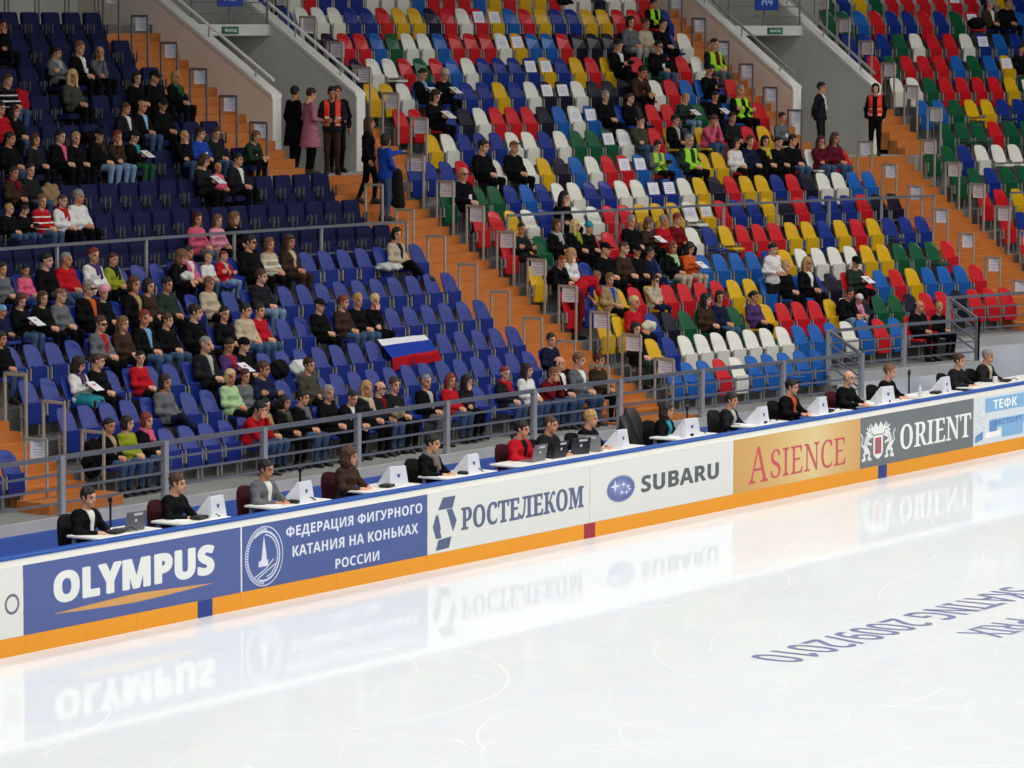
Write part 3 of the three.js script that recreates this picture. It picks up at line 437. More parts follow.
// ---------- poses: joints in metres, seated with the seat back at z = 0, or standing ----------
const SIT = { hipL: [0.085, 0.53, 0.24], hipR: [-0.085, 0.53, 0.24], kneeL: [0.1, 0.5, 0.6], kneeR: [-0.1, 0.5, 0.6], ankL: [0.1, 0.1, 0.55], ankR: [-0.1, 0.1, 0.55], toeL: [0.12, 0.04, 0.7], toeR: [-0.12, 0.04, 0.7], waist: [0, 0.68, 0.21], chest: [0, 0.82, 0.18], shL: [0.16, 0.89, 0.17], shR: [-0.16, 0.89, 0.17], neck: [0, 0.95, 0.18], head: [0, 1.12, 0.215], elL: [0.225, 0.66, 0.24], elR: [-0.225, 0.66, 0.24], wrL: [0.07, 0.62, 0.45], wrR: [-0.07, 0.63, 0.45], curlL: [-0.7, -0.7, 0], curlR: [0.7, -0.7, 0], yaw: 0, pitch: 0.08 };
const STAND = { hipL: [0.085, 0.92, 0], hipR: [-0.085, 0.92, 0], kneeL: [0.1, 0.5, 0.03], kneeR: [-0.1, 0.5, 0.03], ankL: [0.1, 0.09, -0.02], ankR: [-0.1, 0.09, -0.02], toeL: [0.13, 0.035, 0.14], toeR: [-0.13, 0.035, 0.14], waist: [0, 1.09, 0], chest: [0, 1.27, -0.01], shL: [0.17, 1.4, -0.01], shR: [-0.17, 1.4, -0.01], neck: [0, 1.46, 0], head: [0, 1.62, 0.03], elL: [0.25, 1.14, -0.03], elR: [-0.25, 1.14, -0.03], wrL: [0.24, 0.9, 0.06], wrR: [-0.24, 0.9, 0.06], curlL: [-1, 0, 0.2], curlR: [1, 0, 0.2], yaw: 0, pitch: 0.03, standing: true };
const lean = (o, dz, dy) => { const q = { ...o }; for (const k of ['chest', 'shL', 'shR', 'neck', 'head']) { const f = k === 'chest' ? 0.6 : k === 'head' ? 1.25 : 1; q[k] = [o[k][0], o[k][1] - dy * f, o[k][2] + dz * f]; } return q; };
const POSES = {
  0: SIT,
  1: { ...SIT, elL: [0.23, 0.7, 0.28], elR: [-0.23, 0.7, 0.28], wrL: [-0.1, 0.76, 0.38], wrR: [0.1, 0.73, 0.4], curlL: [-0.3, 0, -1], curlR: [0.3, 0, -1] },
  2: { ...lean(SIT, 0.17, 0.06), elL: [0.2, 0.58, 0.44], elR: [-0.2, 0.58, 0.44], wrL: [0.04, 0.57, 0.64], wrR: [-0.04, 0.6, 0.64], pitch: 0.3 },
  3: { ...lean(SIT, 0.05, 0.02), elR: [-0.17, 0.66, 0.38], wrR: [-0.05, 0.93, 0.36], curlR: [0.5, 0, -1], wrL: [-0.06, 0.65, 0.42], pitch: 0.12 },
  4: { ...SIT, elL: [0.21, 0.68, 0.27], elR: [-0.21, 0.68, 0.27], wrL: [0.09, 0.74, 0.47], wrR: [-0.09, 0.74, 0.47], curlL: [-1, 0.2, 0.2], curlR: [1, 0.2, 0.2], pitch: 0.34 },
  5: { ...SIT, kneeR: [-0.02, 0.6, 0.58], ankR: [0.2, 0.34, 0.74], toeR: [0.26, 0.3, 0.88], kneeL: [0.08, 0.48, 0.6] },
  6: { ...lean(SIT, 0.16, 0.07), elL: [0.15, 0.62, 0.5], elR: [-0.15, 0.62, 0.5], wrL: [0.055, 0.9, 0.51], wrR: [-0.055, 0.9, 0.51], curlL: [-0.5, 0, -1], curlR: [0.5, 0, -1], pitch: 0.35 },
  desk: { ...lean(SIT, 0.07, 0.01), elL: [0.24, 0.68, 0.34], elR: [-0.24, 0.68, 0.34], wrL: [0.09, 0.685, 0.55], wrR: [-0.1, 0.685, 0.53], curlL: [-0.3, -1, 0.2], curlR: [0.3, -1, 0.2], pitch: 0.1 },
  stand: STAND,
  clasp: { ...STAND, elL: [0.25, 1.14, -0.08], elR: [-0.25, 1.14, -0.08], wrL: [0.06, 0.98, -0.17], wrR: [-0.06, 0.99, -0.17] },
  hold: { ...STAND, wrL: [0.12, 1.1, 0.24], wrR: [-0.12, 1.1, 0.24], curlL: [-1, 0, 0.3], curlR: [1, 0, 0.3], pitch: 0.25 },
  point: { ...STAND, elL: [0.2, 1.34, 0.27], wrL: [0.17, 1.38, 0.52], curlL: [0, -1, 0], elR: [-0.24, 1.14, 0.0], wrR: [-0.16, 0.96, 0.18] },
  walk: { ...STAND, kneeL: [0.1, 0.52, 0.14], ankL: [0.1, 0.1, 0.1], toeL: [0.11, 0.04, 0.26], kneeR: [-0.1, 0.5, -0.04], ankR: [-0.1, 0.12, -0.2], toeR: [-0.11, 0.05, -0.06] },
  bend: { ...STAND, waist: [0, 1.02, 0.08], chest: [0, 1.13, 0.24], shL: [0.17, 1.17, 0.36], shR: [-0.17, 1.17, 0.36], neck: [0, 1.17, 0.42], head: [0, 1.2, 0.56], elL: [0.22, 0.93, 0.42], elR: [-0.22, 0.93, 0.42], wrL: [0.12, 0.76, 0.56], wrR: [-0.12, 0.76, 0.56], pitch: 0.7 },
};
const poseCache = {};
function poseGeo(pose, yaw, female, opts = '') {
  const key = pose + '|' + yaw + '|' + female + '|' + opts; if (poseCache[key]) return poseCache[key];
  const J = POSES[pose], w = female ? 0.92 : 1.04, X = (p) => [p[0] * w, p[1], p[2]], j = {}; for (const k in J) j[k] = Array.isArray(J[k]) ? X(J[k]) : J[k];
  for (const k of ['curlL', 'curlR']) j[k] = J[k];
  const both = (f) => [f('L'), f('R')].flat(), B = female ? 0.95 : 1.05;
  const torso = (o, hipR) => [cap(j.hipL, j.hipR, hipR + o), cap(mix(j.hipL, j.hipR, 0.5), j.waist, 0.115 * B + o, 0.105 * B + o), cap(mix(j.waist, j.shL, 0.25), mix(j.waist, j.shR, 0.25), 0.1 * B + o), cap(mix(j.chest, j.shL, 0.45), mix(j.chest, j.shR, 0.45), 0.105 * B + o), cap(j.waist, j.chest, 0.115 * B + o), cap(mix(j.neck, j.shL, 0.85), mix(j.neck, j.shR, 0.85), 0.052 + o), ...(female ? [cap([0.06, j.chest[1] - 0.01, j.chest[2] + 0.085], [-0.06, j.chest[1] - 0.01, j.chest[2] + 0.085], 0.05 + o)] : [])];
  const arms = (o, end = 1) => both((s) => [cap(j['sh' + s], j['el' + s], 0.053 * B + o, 0.041 * B + o), cap(j['el' + s], mix(j['el' + s], j['wr' + s], end), 0.042 * B + o, 0.029 * B + o * 0.9)]);
  const legs = (o, end = 1) => both((s) => [cap(j['hip' + s], j['knee' + s], 0.085 + o, 0.056 + o), cap(j['knee' + s], mix(j['knee' + s], j['ank' + s], end), 0.056 + o, 0.036 + o)]);
  const q = new THREE.Quaternion().setFromEuler(new THREE.Euler(j.pitch, yaw, 0, 'YXZ')), hm = new THREE.Matrix4().compose(V(...j.head), q, V(1, 1, 1));
  const lo = [-0.36, 0, -0.3], hi = [0.36, J.standing ? 1.56 : 1.08, 0.98]; if (J.standing && pose !== 'bend') hi[2] = pose === 'point' ? 0.7 : 0.42;
  const bodyF = blend([...torso(-0.012, 0.09), ...arms(-0.006), ...legs(-0.008), ...both((s) => [cap(mix(j['ank' + s], j['toe' + s], 0.1), mix(j['ank' + s], j['toe' + s], 0.8), 0.024, 0.02)]), cap(j.neck, mix(j.neck, j.head, 0.6), 0.055, 0.05)], 0.035);
  const hg = headGeo.clone().applyMatrix4(hm);
  const body = merge2([white(iso(bodyF, lo, hi, 0.031)), hg, handAt(j.elL, j.wrL, j.curlL, true), handAt(j.elR, j.wrR, j.curlR, false)]);
  const out = { body, hm, j };
  const long = opts.includes('L'), hemY = J.standing ? (long ? 0.56 : 0.84) : 0.47;
  const topParts = [...torso(0.012, 0.098), ...arms(0.013, 0.94)];
  if (J.standing) topParts.push(cap(mix(j.hipL, j.hipR, 0.5), [0, hemY - 0.05, j.hipL[2] + (long ? 0.01 : 0)], (long ? 0.172 : 0.145) * B, long ? 0.235 : 0.15 * B));
  else topParts.push(cap(mix(j.hipL, j.kneeL, 0.05), mix(j.hipL, j.kneeL, 0.3), 0.105, 0.098), cap(mix(j.hipR, j.kneeR, 0.05), mix(j.hipR, j.kneeR, 0.3), 0.105, 0.098));
  const topB = blend(topParts, 0.045), neckBall = cap(mix(j.neck, j.head, 0.2), mix(j.neck, j.head, 0.8), 0.062);
  const fold = (x, y, z) => 0.005 * Math.sin(y * 46 + x * 9 + Math.sin(z * 30)) + 0.003 * Math.sin(x * 60 + y * 31);
  const topF = (x, y, z) => Math.max(topB(x, y, z) + fold(x, y, z), hemY - y, -neckBall(x, y, z));
  out.topF = topF; out.topB = topB;
  out.top = iso(topF, [lo[0] - 0.02, hemY - 0.06, lo[2]], hi, 0.029);
  const short = opts.includes('T');
  if (short) out.top = iso((x, y, z) => Math.max(blend([...torso(0.012, 0.098), ...both((s) => [cap(j['sh' + s], mix(j['sh' + s], j['el' + s], 0.75), 0.066, 0.056)])], 0.04)(x, y, z), hemY - y, -neckBall(x, y, z)), [lo[0] - 0.02, hemY - 0.06, lo[2]], hi, 0.029);
  if (opts.includes('K')) out.legs = iso((x, y, z) => Math.max(blend([cap(j.hipL, j.kneeL, 0.115, 0.1), cap(j.hipR, j.kneeR, 0.115, 0.1), cap(mix(j.hipL, j.hipR, 0.5), mix(j.kneeL, j.kneeR, 0.5), 0.12, 0.1)], 0.06)(x, y, z), (J.standing ? 0.42 : 0.36) - y, z - j.kneeL[2] - 0.05), lo, hi, 0.032);
  else out.legs = iso(blend([cap(j.hipL, j.hipR, 0.1), ...legs(0.008, 0.99)], 0.03), lo, [hi[0], J.standing ? 1.08 : 0.72, hi[2]], 0.031);
  // shoes
  out.shoes = ['L', 'R'].map((s) => { const a = j['ank' + s], t = j['toe' + s], heel = mix(a, t, -0.25); const f = blend([cap([heel[0], t[1] + 0.008, heel[2]], t, 0.046, 0.044), cap([a[0], a[1], a[2]], mix(a, t, 0.6), 0.052, 0.046)], 0.02); const c = mix(a, t, 0.5); return iso((x, y, z) => Math.max(f(x, y, z), t[1] - 0.038 - y), [c[0] - 0.2, t[1] - 0.06, c[2] - 0.22], [c[0] + 0.2, a[1] + 0.09, c[2] + 0.24], 0.024); });
  return (poseCache[key] = out);
}
function merge2(l) { return mergeGeometries(l.map((g) => { const h = new THREE.BufferGeometry(); for (const k of ['position', 'normal', 'color']) h.setAttribute(k, g.attributes[k]); h.setIndex(g.index); return h; })); }
// extras cut from the torso surface of a pose
const extraCache = {};
function extra(kind, P0, key) {
  const k = kind + key; if (extraCache[k]) return extraCache[k];
  const { j, topB } = P0, n = j.neck, c = j.chest, zf = c[2] + 0.02, y0 = mix(j.hipL, j.waist, 0.7)[1];
  const skin = (x, y, z, t) => topB(x, y, z) - t, L = [-0.34, y0 - 0.2, -0.25], H = [0.34, n[1] + 0.12, 0.75];
  let g;
  if (kind === 'shirt') g = iso((x, y, z) => Math.max(skin(x, y, z, 0.012), Math.abs(x) - 0.012 - Math.max(0, (y - y0)) * 0.17, y0 + 0.02 - y, y - n[1] - 0.01, zf - 0.02 - z), L, H, 0.017);
  if (kind === 'scarf') g = iso(blend([(x, y, z) => { const a = Math.hypot(x, (z - n[2] - 0.008) * 1.05) - 0.085; return Math.hypot(a, y - n[1] - 0.015 + (z - n[2]) * 0.3) - 0.035; }, cap([0.035, n[1] - 0.01, n[2] + 0.1], [0.05, c[1] - 0.06, c[2] + 0.15], 0.032, 0.036), cap([-0.025, n[1] - 0.01, n[2] + 0.1], [-0.035, c[1], c[2] + 0.15], 0.03, 0.032)], 0.02), [-0.16, c[1] - 0.14, n[2] - 0.16], [0.16, n[1] + 0.1, c[2] + 0.26], 0.019);
  if (kind === 'vest') g = iso((x, y, z) => Math.max(skin(x, y, z, 0.014), Math.abs(x) - 0.165, (z > zf ? 0.055 : 0) - Math.abs(x), y0 - 0.08 - y, y - n[1] - 0.02, -Math.hypot(x, (y - n[1] - 0.03), (z - n[2])) + 0.085), L, H, 0.021);
  if (kind === 'band') g = iso((x, y, z) => Math.max(skin(x, y, z, 0.02), Math.abs(x) - 0.168, (z > zf ? 0.055 : 0) - Math.abs(x), Math.abs(Math.abs(y - y0 - 0.03) - 0.07) - 0.02), L, H, 0.017);
  if (kind === 'stripes') g = iso((x, y, z) => Math.max(skin(x, y, z, 0.008), Math.abs(((y * 1000) % 110 + 110) % 110 - 55) / 1000 - 0.018, y0 - 0.1 - y, y - n[1] + 0.02), L, H, 0.019);
  if (kind === 'badge') g = box(0.075, 0.1, 0.008, 0.02, c[1] - 0.12, 0).translate(0, 0, (() => { let z = 0.7; while (z > 0 && topB(0.02, c[1] - 0.12, z) > 0.012) z -= 0.005; return z; })());
  return (extraCache[k] = g);
}
const COL = { blk: [0x0b0b0e, 'black'], chr: [0x1d1e22, 'dark grey'], gry: [0x63656a, 'grey'], lgr: [0xa4a4a2, 'light grey'], nvy: [0x171d38, 'navy'], brn: [0x3a2a20, 'brown'], tan: [0xa08660, 'tan'], bei: [0xb8aa92, 'beige'], wht: [0xd9d8d6, 'white'], red: [0xb01622, 'red'], drd: [0x6a1018, 'dark red'], pnk: [0xcf5a78, 'pink'], dpk: [0xa86a78, 'pink'], lpk: [0xd690a4, 'light pink'], grn: [0x24583a, 'green'], lim: [0x8a9428, 'yellow-green'], lgn: [0xa4c492, 'pale green'], blu: [0x2143a6, 'blue'], pur: [0x4a3462, 'purple'], org: [0xbe5324, 'orange'], jns: [0x3f5878, 'denim'], lje: [0x7590ae, 'pale denim'], tea: [0x2a8c98, 'teal'], yel: [0xc8b036, 'yellow'], mrn: [0x5a1424, 'maroon'], olv: [0x45443a, 'olive'], dgn: [0x24342c, 'dark green'], lbu: [0x8fb4d8, 'light blue'], slb: [0x6f9cc0, 'pale blue'], lme: [0x9be01c, 'lime'], orv: [0xf0341c, 'orange'], fur: [0x77706a, 'grey'] };
const HCOL = { bk: [0x100c0b, 'black-haired'], db: [0x24160f, 'dark-haired'], mb: [0x452b1b, 'brown-haired'], lb: [0x6f4d30, 'light-brown-haired'], bl: [0xa98750, 'blond'], pb: [0xc8b07a, 'pale-blond'], rd: [0x7a2c18, 'red-haired'], dr: [0x431210, 'dark-red-haired'], gr: [0x85807a, 'grey-haired'] };
const skinTones = [0xc89070, 0xd09a7a, 0xbc8262, 0xcf9f82];
function figure(d) { // d: sex, scale, hair, top, legs, pose, yaw, ex
  const [hs, hc] = d.hair.split('-'), [tc, garment] = d.top.split(':'), fem = d.sex === 'w' || d.sex === 'g', hat = hatGeo[hs];
  let opts = ''; if (d.long) opts += 'L'; if (garment === 't-shirt' || d.short) opts += 'T'; if (d.legs === 'tea' || d.skirt) opts += 'K';
  const yaw = d.yaw || 0, G = poseGeo(d.pose, yaw, fem, opts), key = d.pose + fem + opts;
  const o = mesh(numbered('person'), G.body, mat(skinTones[Math.floor(rnd() * 4)], 0.6, 0, { vertexColors: true }), scene);
  mesh({ coat: 'coat', suit: 'suit_jacket', sweater: 'sweater', shirt: 'shirt', top: 'top', vest: 'top', blouse: 'blouse', 't-shirt': 'shirt', shawl: 'shawl', scarf: 'jacket' }[garment] || 'jacket', G.top, mat(COL[tc][0], 0.85), o);
  mesh(opts.includes('K') ? 'skirt' : 'trousers', G.legs, mat(COL[d.legs][0], 0.85), o);
  if (opts.includes('K')) mesh('tights', poseGeo(d.pose, yaw, fem, opts.replace('K', '')).legs, mat(d.pose === 'bend' ? COL.drd[0] : 0x3a2228, 0.8), o);
  for (const g of G.shoes) mesh('shoe', g, mat(d.shoes || 0x15120f, 0.5), o);
  const onHead = (name, g, m) => { const h = mesh(name, g, m, o); h.applyMatrix4(G.hm); return h; };
  onHead('hair', hairGeo[hat ? 'c' : hs], mat(hat ? 0x2c1c12 : HCOL[hc][0], 0.7));
  if (hat) onHead(hs === 'f' ? 'knit_hat' : hs === 't' ? 'beret' : 'cap', hat, mat((COL[hc] || [0x16161a])[0], 0.85));
  for (const e of d.ex) {
    const [k, v] = e.split('=');
    if (k === 'glasses') onHead('glasses', glassesGeo, M.black);
    if (k === 'shades') { const s = onHead('sunglasses', glassesGeo, M.black); s.position.y += 0.075; }
    if (['shirt', 'scarf', 'stripes'].includes(k)) mesh({ shirt: 'shirt_front', scarf: 'scarf', stripes: 'sweater_stripes' }[k], extra(k, G, key), mat(COL[v][0], 0.85), o);
    if (k === 'vest') { const s = mesh('safety_vest', extra('vest', G, key), mat(COL[v][0], 0.7), o); if (v === 'orv') mesh('reflective_band', extra('band', G, key), mat(0xc8ccc4, 0.5), s); }
    if (k === 'badge') mesh('name_badge', extra('badge', G, key), M.paper, o);
  }
  return { o, G };
}
// ---------- who sits where: row, place along the row, size, looks ----------
const PEOPLE = `
0 -3.12 0.96 w u-bk blk:jacket jns 0 shirt=tan|beige blouse
0 -2.69 0.96 w b-db lim:vest jns 0 -|
0 -2.22 0.96 w b-rd blk:jacket jns 0 scarf=pnk|pink scarf
0 0.31 1.07 w s-bk red:sweater jns 6 -|face in hands
0 0.76 0.95 w u-bk brn:jacket jns 0 scarf=tan|beige scarf
0 1.26 0.96 w b-bk blk:coat blk 0 scarf=olv|olive scarf
0 1.74 1.02 m s-bk blk:jacket jns 0 scarf=gry|
0 2.47 1.05 w b-gr blk:coat blk 0 -|
0 2.79 1.01 m c-bk blk:suit blk 2 shirt=wht|white shirt
0 3.50 1.04 w l-bl chr:jacket blk 0 scarf=bei|cream scarf
0 3.90 0.99 m d-mb chr:jacket jns 0 shirt=drd,glasses|dark red vest
0 4.27 1.04 m s-mb chr:jacket blk 0 -|
0 5.21 1.02 m c-gr blk:jacket gry 0 shirt=lgr|pale shirt
0 5.97 0.96 w l-rd red:jacket jns 0 -|
0 6.29 0.93 w l-bk chr:jacket blk 3 -|hand over mouth
0 7.51 0.98 w u-rd chr:jacket jns 0 scarf=red|red scarf
0 8.15 0.99 w l-db wht:jacket jns 0 -|
0 8.74 0.97 w s-lb drd:jacket jns 6 -|hands at face
0 9.02 1.07 m d-db blk:suit jns 0 shirt=wht|white shirt
0 9.66 1.10 w s-lb gry:sweater jns 0 shirt=wht|white vest
0 10.27 1.04 w s-dr brn:coat blk 0 -|
1 -0.85 1.03 w b-db gry:coat nvy 5 -|
1 0.86 0.97 w b-pb lgn:jacket blk 0 -|
1 1.20 0.94 w s-dr gry:top blk 0 -|
1 1.68 1.06 m s-mb nvy:jacket blk 1 -|
1 2.93 1.02 m s-db olv:jacket blk 0 -|
1 9.86 0.97 m s-db nvy:jacket blk 0 -|
1 12.35 1.03 w b-bk blk:jacket dgn 0 -|
1 20.94 1.00 m d-db blk:coat blk 0 -|
1 21.59 0.90 w s-bl blk:coat blk 0 -|
2 -2.01 0.94 w k-db wht:top tea 4r scarf=pur|turquoise skirt
2 -1.55 0.97 w u-mb blk:top blk 0r -|
2 -0.51 0.94 w u-bk red:top blk 0l -|
2 1.13 1.10 m c-gr chr:suit blk 0 shirt=lgr|pale shirt
2 1.79 1.00 w u-db pur:jacket blk 4 shirt=red|red cloth in hands
2 2.16 0.97 g f-blk blk:jacket blk 0 -|black hat
2 13.23 1.08 w c-pb red:jacket blk 0 -|
2 15.43 0.99 w l-bk brn:coat blk 0r -|
2 15.72 1.03 w b-bk nvy:coat jns 0l -|
2 16.83 0.96 w u-bk pur:jacket blk 0 -|
2 19.51 1.00 m s-bk blk:jacket lje 2 -|
2 19.82 0.76 g f-wht lpk:jacket lje 2 -|white knit hat
3 -2.96 0.92 m s-db blk:jacket jns 0 -|
3 -0.59 1.04 w s-mb gry:jacket blk 0 shirt=red,glasses|red blouse
3 -0.02 0.99 w l-lb brn:coat blk 0 -|
3 0.50 1.08 m s-rd blk:jacket jns 0 shirt=slb|blue shirt
3 1.12 0.96 m s-mb blk:jacket jns 0 -|
3 1.83 1.10 m s-db blk:jacket blk 0r -|
3 2.63 0.99 w u-bk blk:jacket blk 0 -|
3 3.21 1.02 m s-bk bei:sweater jns 0 -|
3 3.58 0.98 w s-db red:shirt jns 0 -|
3 5.24 0.96 w p-bk blk:jacket blk 0 -|dark cap
3 5.93 0.98 w s-rd brn:jacket jns 0 -|
3 6.30 1.00 w s-bl blk:jacket jns 0 -|
3 6.62 0.99 w s-pb blk:jacket blk 3 -|hand on cheek
3 13.44 0.99 b s-lb tan:coat blk 0 shirt=blu|fur hood
3 14.72 0.90 m s-bk bei:sweater nvy 3 glasses|glasses
3 18.63 1.01 w s-bl blk:coat blk 0 -|
3 19.27 1.06 w l-bl blk:suit blk 0 shirt=wht|white blouse
3 20.73 1.00 m p-blk dgn:jacket blk 4 -|dark cap
4 -1.99 0.72 b f-slb nvy:jacket nvy 0 -|blue knit hat
4 -1.64 0.94 w b-mb blk:coat jns 4 -|
4 -1.09 0.95 w b-mb blk:coat blk 0 -|
4 -0.66 0.97 w c-lb gry:blouse blk 0 -|
4 0.06 1.10 m s-gr blk:jacket blk 0 glasses,shirt=org|orange lanyard
4 0.37 0.96 g f-lpk blk:jacket blk 0 -|pink hat
4 1.18 1.10 w b-mb blk:coat blk 0 shirt=tan|
4 1.55 1.02 w b-db brn:coat blk 0 -|
4 2.05 1.02 m s-bk dgn:jacket blk 0 -|
4 3.20 0.95 w s-lb bei:jacket blk 0 -|hood down
4 4.59 1.02 m s-mb chr:jacket lje 0 -|
4 12.76 0.92 b c-rd blk:jacket blk 2 -|
4 13.13 1.01 w l-bl wht:jacket blk 3 -|
4 14.18 1.06 m p-blk blk:jacket blk 0 -|black cap
4 14.73 1.05 w c-mb brn:coat blk 0 -|
4 15.15 0.96 b p-blk blk:jacket blk 0 -|
4 15.48 0.86 g s-db nvy:jacket nvy 0 -|
4 16.15 0.99 w l-rd blk:jacket bei 0 scarf=lgn|
4 16.67 0.92 w k-db org:jacket bei 4 -|
5 -1.17 0.87 g s-db gry:shirt blk 0 -|
5 -0.59 0.78 g u-bk pnk:top jns 0 -|
5 -0.11 1.00 w u-bk blk:top jns 5 -|legs crossed
5 0.38 0.99 m c-gr red:jacket jns 0 -|
5 1.07 1.04 w u-rd wht:jacket blk 0 scarf=pur|purple scarf
5 1.60 0.90 g u-mb lim:jacket blk 0 scarf=chr|dark scarf
5 3.18 0.96 w k-lb blk:coat blk 2 -|
5 3.59 0.93 w b-bk pnk:jacket blk 0 shirt=wht|white blouse
5 4.20 0.72 b c-bl wht:t-shirt jns 0 -|
5 4.54 0.76 b c-rd red:top lje 1 shirt=lgr|grey print
5 5.20 1.08 m s-bk blk:coat blk 0 glasses|dark glasses
5 5.74 0.98 w b-lb bei:sweater blk 0 stripes=wht|striped sweater
5 6.27 1.02 w l-mb brn:jacket brn 0 shirt=bei,shades|sunglasses on head
5 9.18 1.02 w b-bk bei:jacket blk 5 shirt=chr|dark scarf
5 12.67 0.95 m c-bk chr:jacket chr 1 -|
5 13.67 0.99 w b-mb blk:coat blk 0 scarf=lgr|grey scarf
5 14.20 0.96 w l-pb blk:coat blk 0r scarf=lim|yellow scarf
5 15.80 0.99 m s-gr blk:coat blk 0 -|
5 16.32 0.90 w k-lb brn:coat blk 4 -|
5 16.80 0.95 w s-gr red:jacket blk 0 -|
5 17.07 0.98 w s-rd drd:jacket blk 0 -|
6 4.73 0.98 w b-dr pnk:jacket gry 0 -|
6 5.28 0.90 g b-lb lpk:top blk 0 -|
6 5.72 0.93 w k-lb blk:jacket blk 0 -|
6 14.63 1.05 w l-bk blk:jacket blk 3 -|
7 0.84 0.77 b c-bl blk:jacket jns 0 -|
7 1.10 0.72 b s-db blk:jacket jns 4 -|small camera
7 1.56 0.93 w s-lb red:sweater jns 0 stripes=wht|red and white stripes
7 2.11 0.90 w c-mb wht:top blk 0 scarf=red|red scarf
7 2.49 0.99 m s-gr wht:shirt blk 0 -|
7 12.69 1.10 m d-gr blk:coat blk 0 glasses,badge|glasses
8 1.73 0.90 m s-db brn:jacket blk 0 scarf=drd|dark red scarf
8 2.14 0.95 m s-bk chr:shirt jns 0 -|
8 6.62 0.99 w b-mb chr:jacket blk 4r -|
8 7.01 0.78 g c-bl pnk:scarf blk 0 -|
8 7.48 0.99 m s-bk chr:suit blk 0 shirt=wht|white shirt
8 14.03 1.10 m s-bk blk:coat blk 0 -|
8 14.89 1.05 m c-lb blk:jacket blk 0 shades|sunglasses
8 18.91 0.95 m s-bk gry:jacket blk 4 vest=lme,camera|lime vest and camera
8 19.79 1.10 m c-gr dgn:jacket blk 0 vest=lme|lime safety vest
8 21.18 0.96 w b-bk wht:jacket blk 0 -|
8 21.51 1.02 w s-mb nvy:jacket blk 0 -|
8 21.99 1.00 w b-bk blk:jacket blk 0 scarf=yel|yellow scarf
8 22.40 0.96 w u-bk blk:jacket blk 0 -|
8 22.75 1.01 m s-db blk:jacket jns 0 -|
8 23.53 0.99 g l-dr mrn:top jns 3 -|
8 23.99 1.04 g l-mb mrn:jacket jns 0 -|
9 2.49 0.96 m s-bk blk:jacket jns 0 -|
9 3.17 0.90 w b-mb chr:jacket blk 0 -|
9 3.88 0.98 m s-bk blk:suit blk 0 shirt=pnk|pink collar
9 4.15 0.91 w s-bl blk:coat blk 0 -|
9 4.78 0.98 m p-bk blk:jacket lje 0 scarf=brn|dark cap
9 5.18 0.95 w s-rd brn:jacket lje 3 -|
9 5.68 0.90 m t-bk blk:jacket grn 4 shirt=tea|black beret
9 6.88 0.90 m c-bl blk:jacket jns 3 -|hand on cheek
9 7.38 0.92 m s-db blu:jacket blk 0 badge|
9 7.71 0.90 m s-mb chr:jacket jns 0 -|
9 8.59 0.90 w b-lb dgn:jacket blk 2 -|
9 19.12 0.97 m s-db olv:jacket jns 3 -|camouflage jacket
9 20.17 0.94 m s-bk blk:suit blk 0 shirt=lgr|
9 21.04 1.05 w u-mb pnk:top jns 6 -|face in hands
9 21.77 0.98 m s-bk chr:jacket blk 0 -|
9 23.20 0.95 w s-db gry:jacket blk 0 badge|name badge
10 3.14 0.99 m s-db red:jacket blk 0 -|
10 3.47 0.90 w l-db blk:jacket jns 0 -|
10 6.27 0.90 m s-mb chr:jacket blk 0 shirt=wht|white shirt
10 6.63 0.95 m d-mb blk:jacket jns 0 shirt=lbu|light blue shirt
10 7.16 1.00 m p-chr blk:jacket blk 0 glasses|dark cap
10 14.26 1.07 w b-db blk:jacket blk 4 -|
10 18.93 0.98 w s-gr blk:jacket blk 0 -|
10 19.63 0.90 w u-mb blk:jacket blk 0 -|
10 21.19 0.87 b s-bl dgn:jacket lje 4 -|white paper
10 22.01 0.92 w u-db blk:top nvy 4 -|
10 22.68 1.10 m c-gr blk:jacket blk 1 vest=lme|lime safety vest
11 4.14 0.95 b s-mb blk:sweater jns 0 stripes=wht|white stripes
11 5.69 1.03 w l-pb olv:coat blk 0 -|
11 7.29 0.95 w b-bk blk:jacket blk 0 -|
11 7.73 0.97 m p-bk blk:jacket blk 0 glasses|dark cap and glasses
11 8.28 0.96 w b-bl blk:coat blk 0 scarf=grn|green scarf
11 14.68 0.96 w u-bk blk:jacket blk 4 shirt=slb|pale blue top
11 15.26 0.95 w f-bei blk:coat blk 4 -|cream knit hat
11 20.44 1.08 m s-bk brn:jacket blk 2 -|
11 22.53 1.00 w u-bk blk:jacket blk 4 camera|camera
12 6.08 0.91 m s-db gry:jacket blk 1 scarf=lgr|grey fur collar
12 6.62 1.05 m s-lb blk:suit blk 0 shirt=wht,badge|white name badge
12 7.07 0.95 w c-bl gry:shawl blk 3l shirt=pur|chin on hand
12 20.66 1.08 m s-bk blk:jacket blk 4 shirt=wht,camera|white shirt and camera
12 21.77 1.03 m s-bk blk:sweater jns 0 glasses,badge|glasses and badge
12 23.31 1.10 m c-bk chr:jacket gry 0 vest=lme,shirt=drd|lime safety vest
12 32.04 0.90 m s-bk blk:jacket blk 0 -|
13 5.46 0.93 m s-db blk:coat blk 3 -|
13 21.66 1.06 w b-bk gry:jacket lgr 0 -|
13 22.09 0.99 w s-mb bei:jacket lgr 0 -|
13 22.56 0.99 w s-db blk:jacket blk 0 -|
14 22.97 0.90 m s-bk blk:jacket blk 0 vest=lme|lime safety vest
14 32.34 0.96 m s-gr brn:jacket blk 0 shirt=wht|
14 32.82 1.00 m s-bk blk:suit blk 0 -|
5 14.60 0.88 g f-tea blk:jacket blk 0 -|teal hat
`.trim().split('\n').map((l) => {
  const [a, phrase] = l.split('|'), [r, s, sc, sex, hair, top, legs, pose, ex] = a.trim().split(' ');
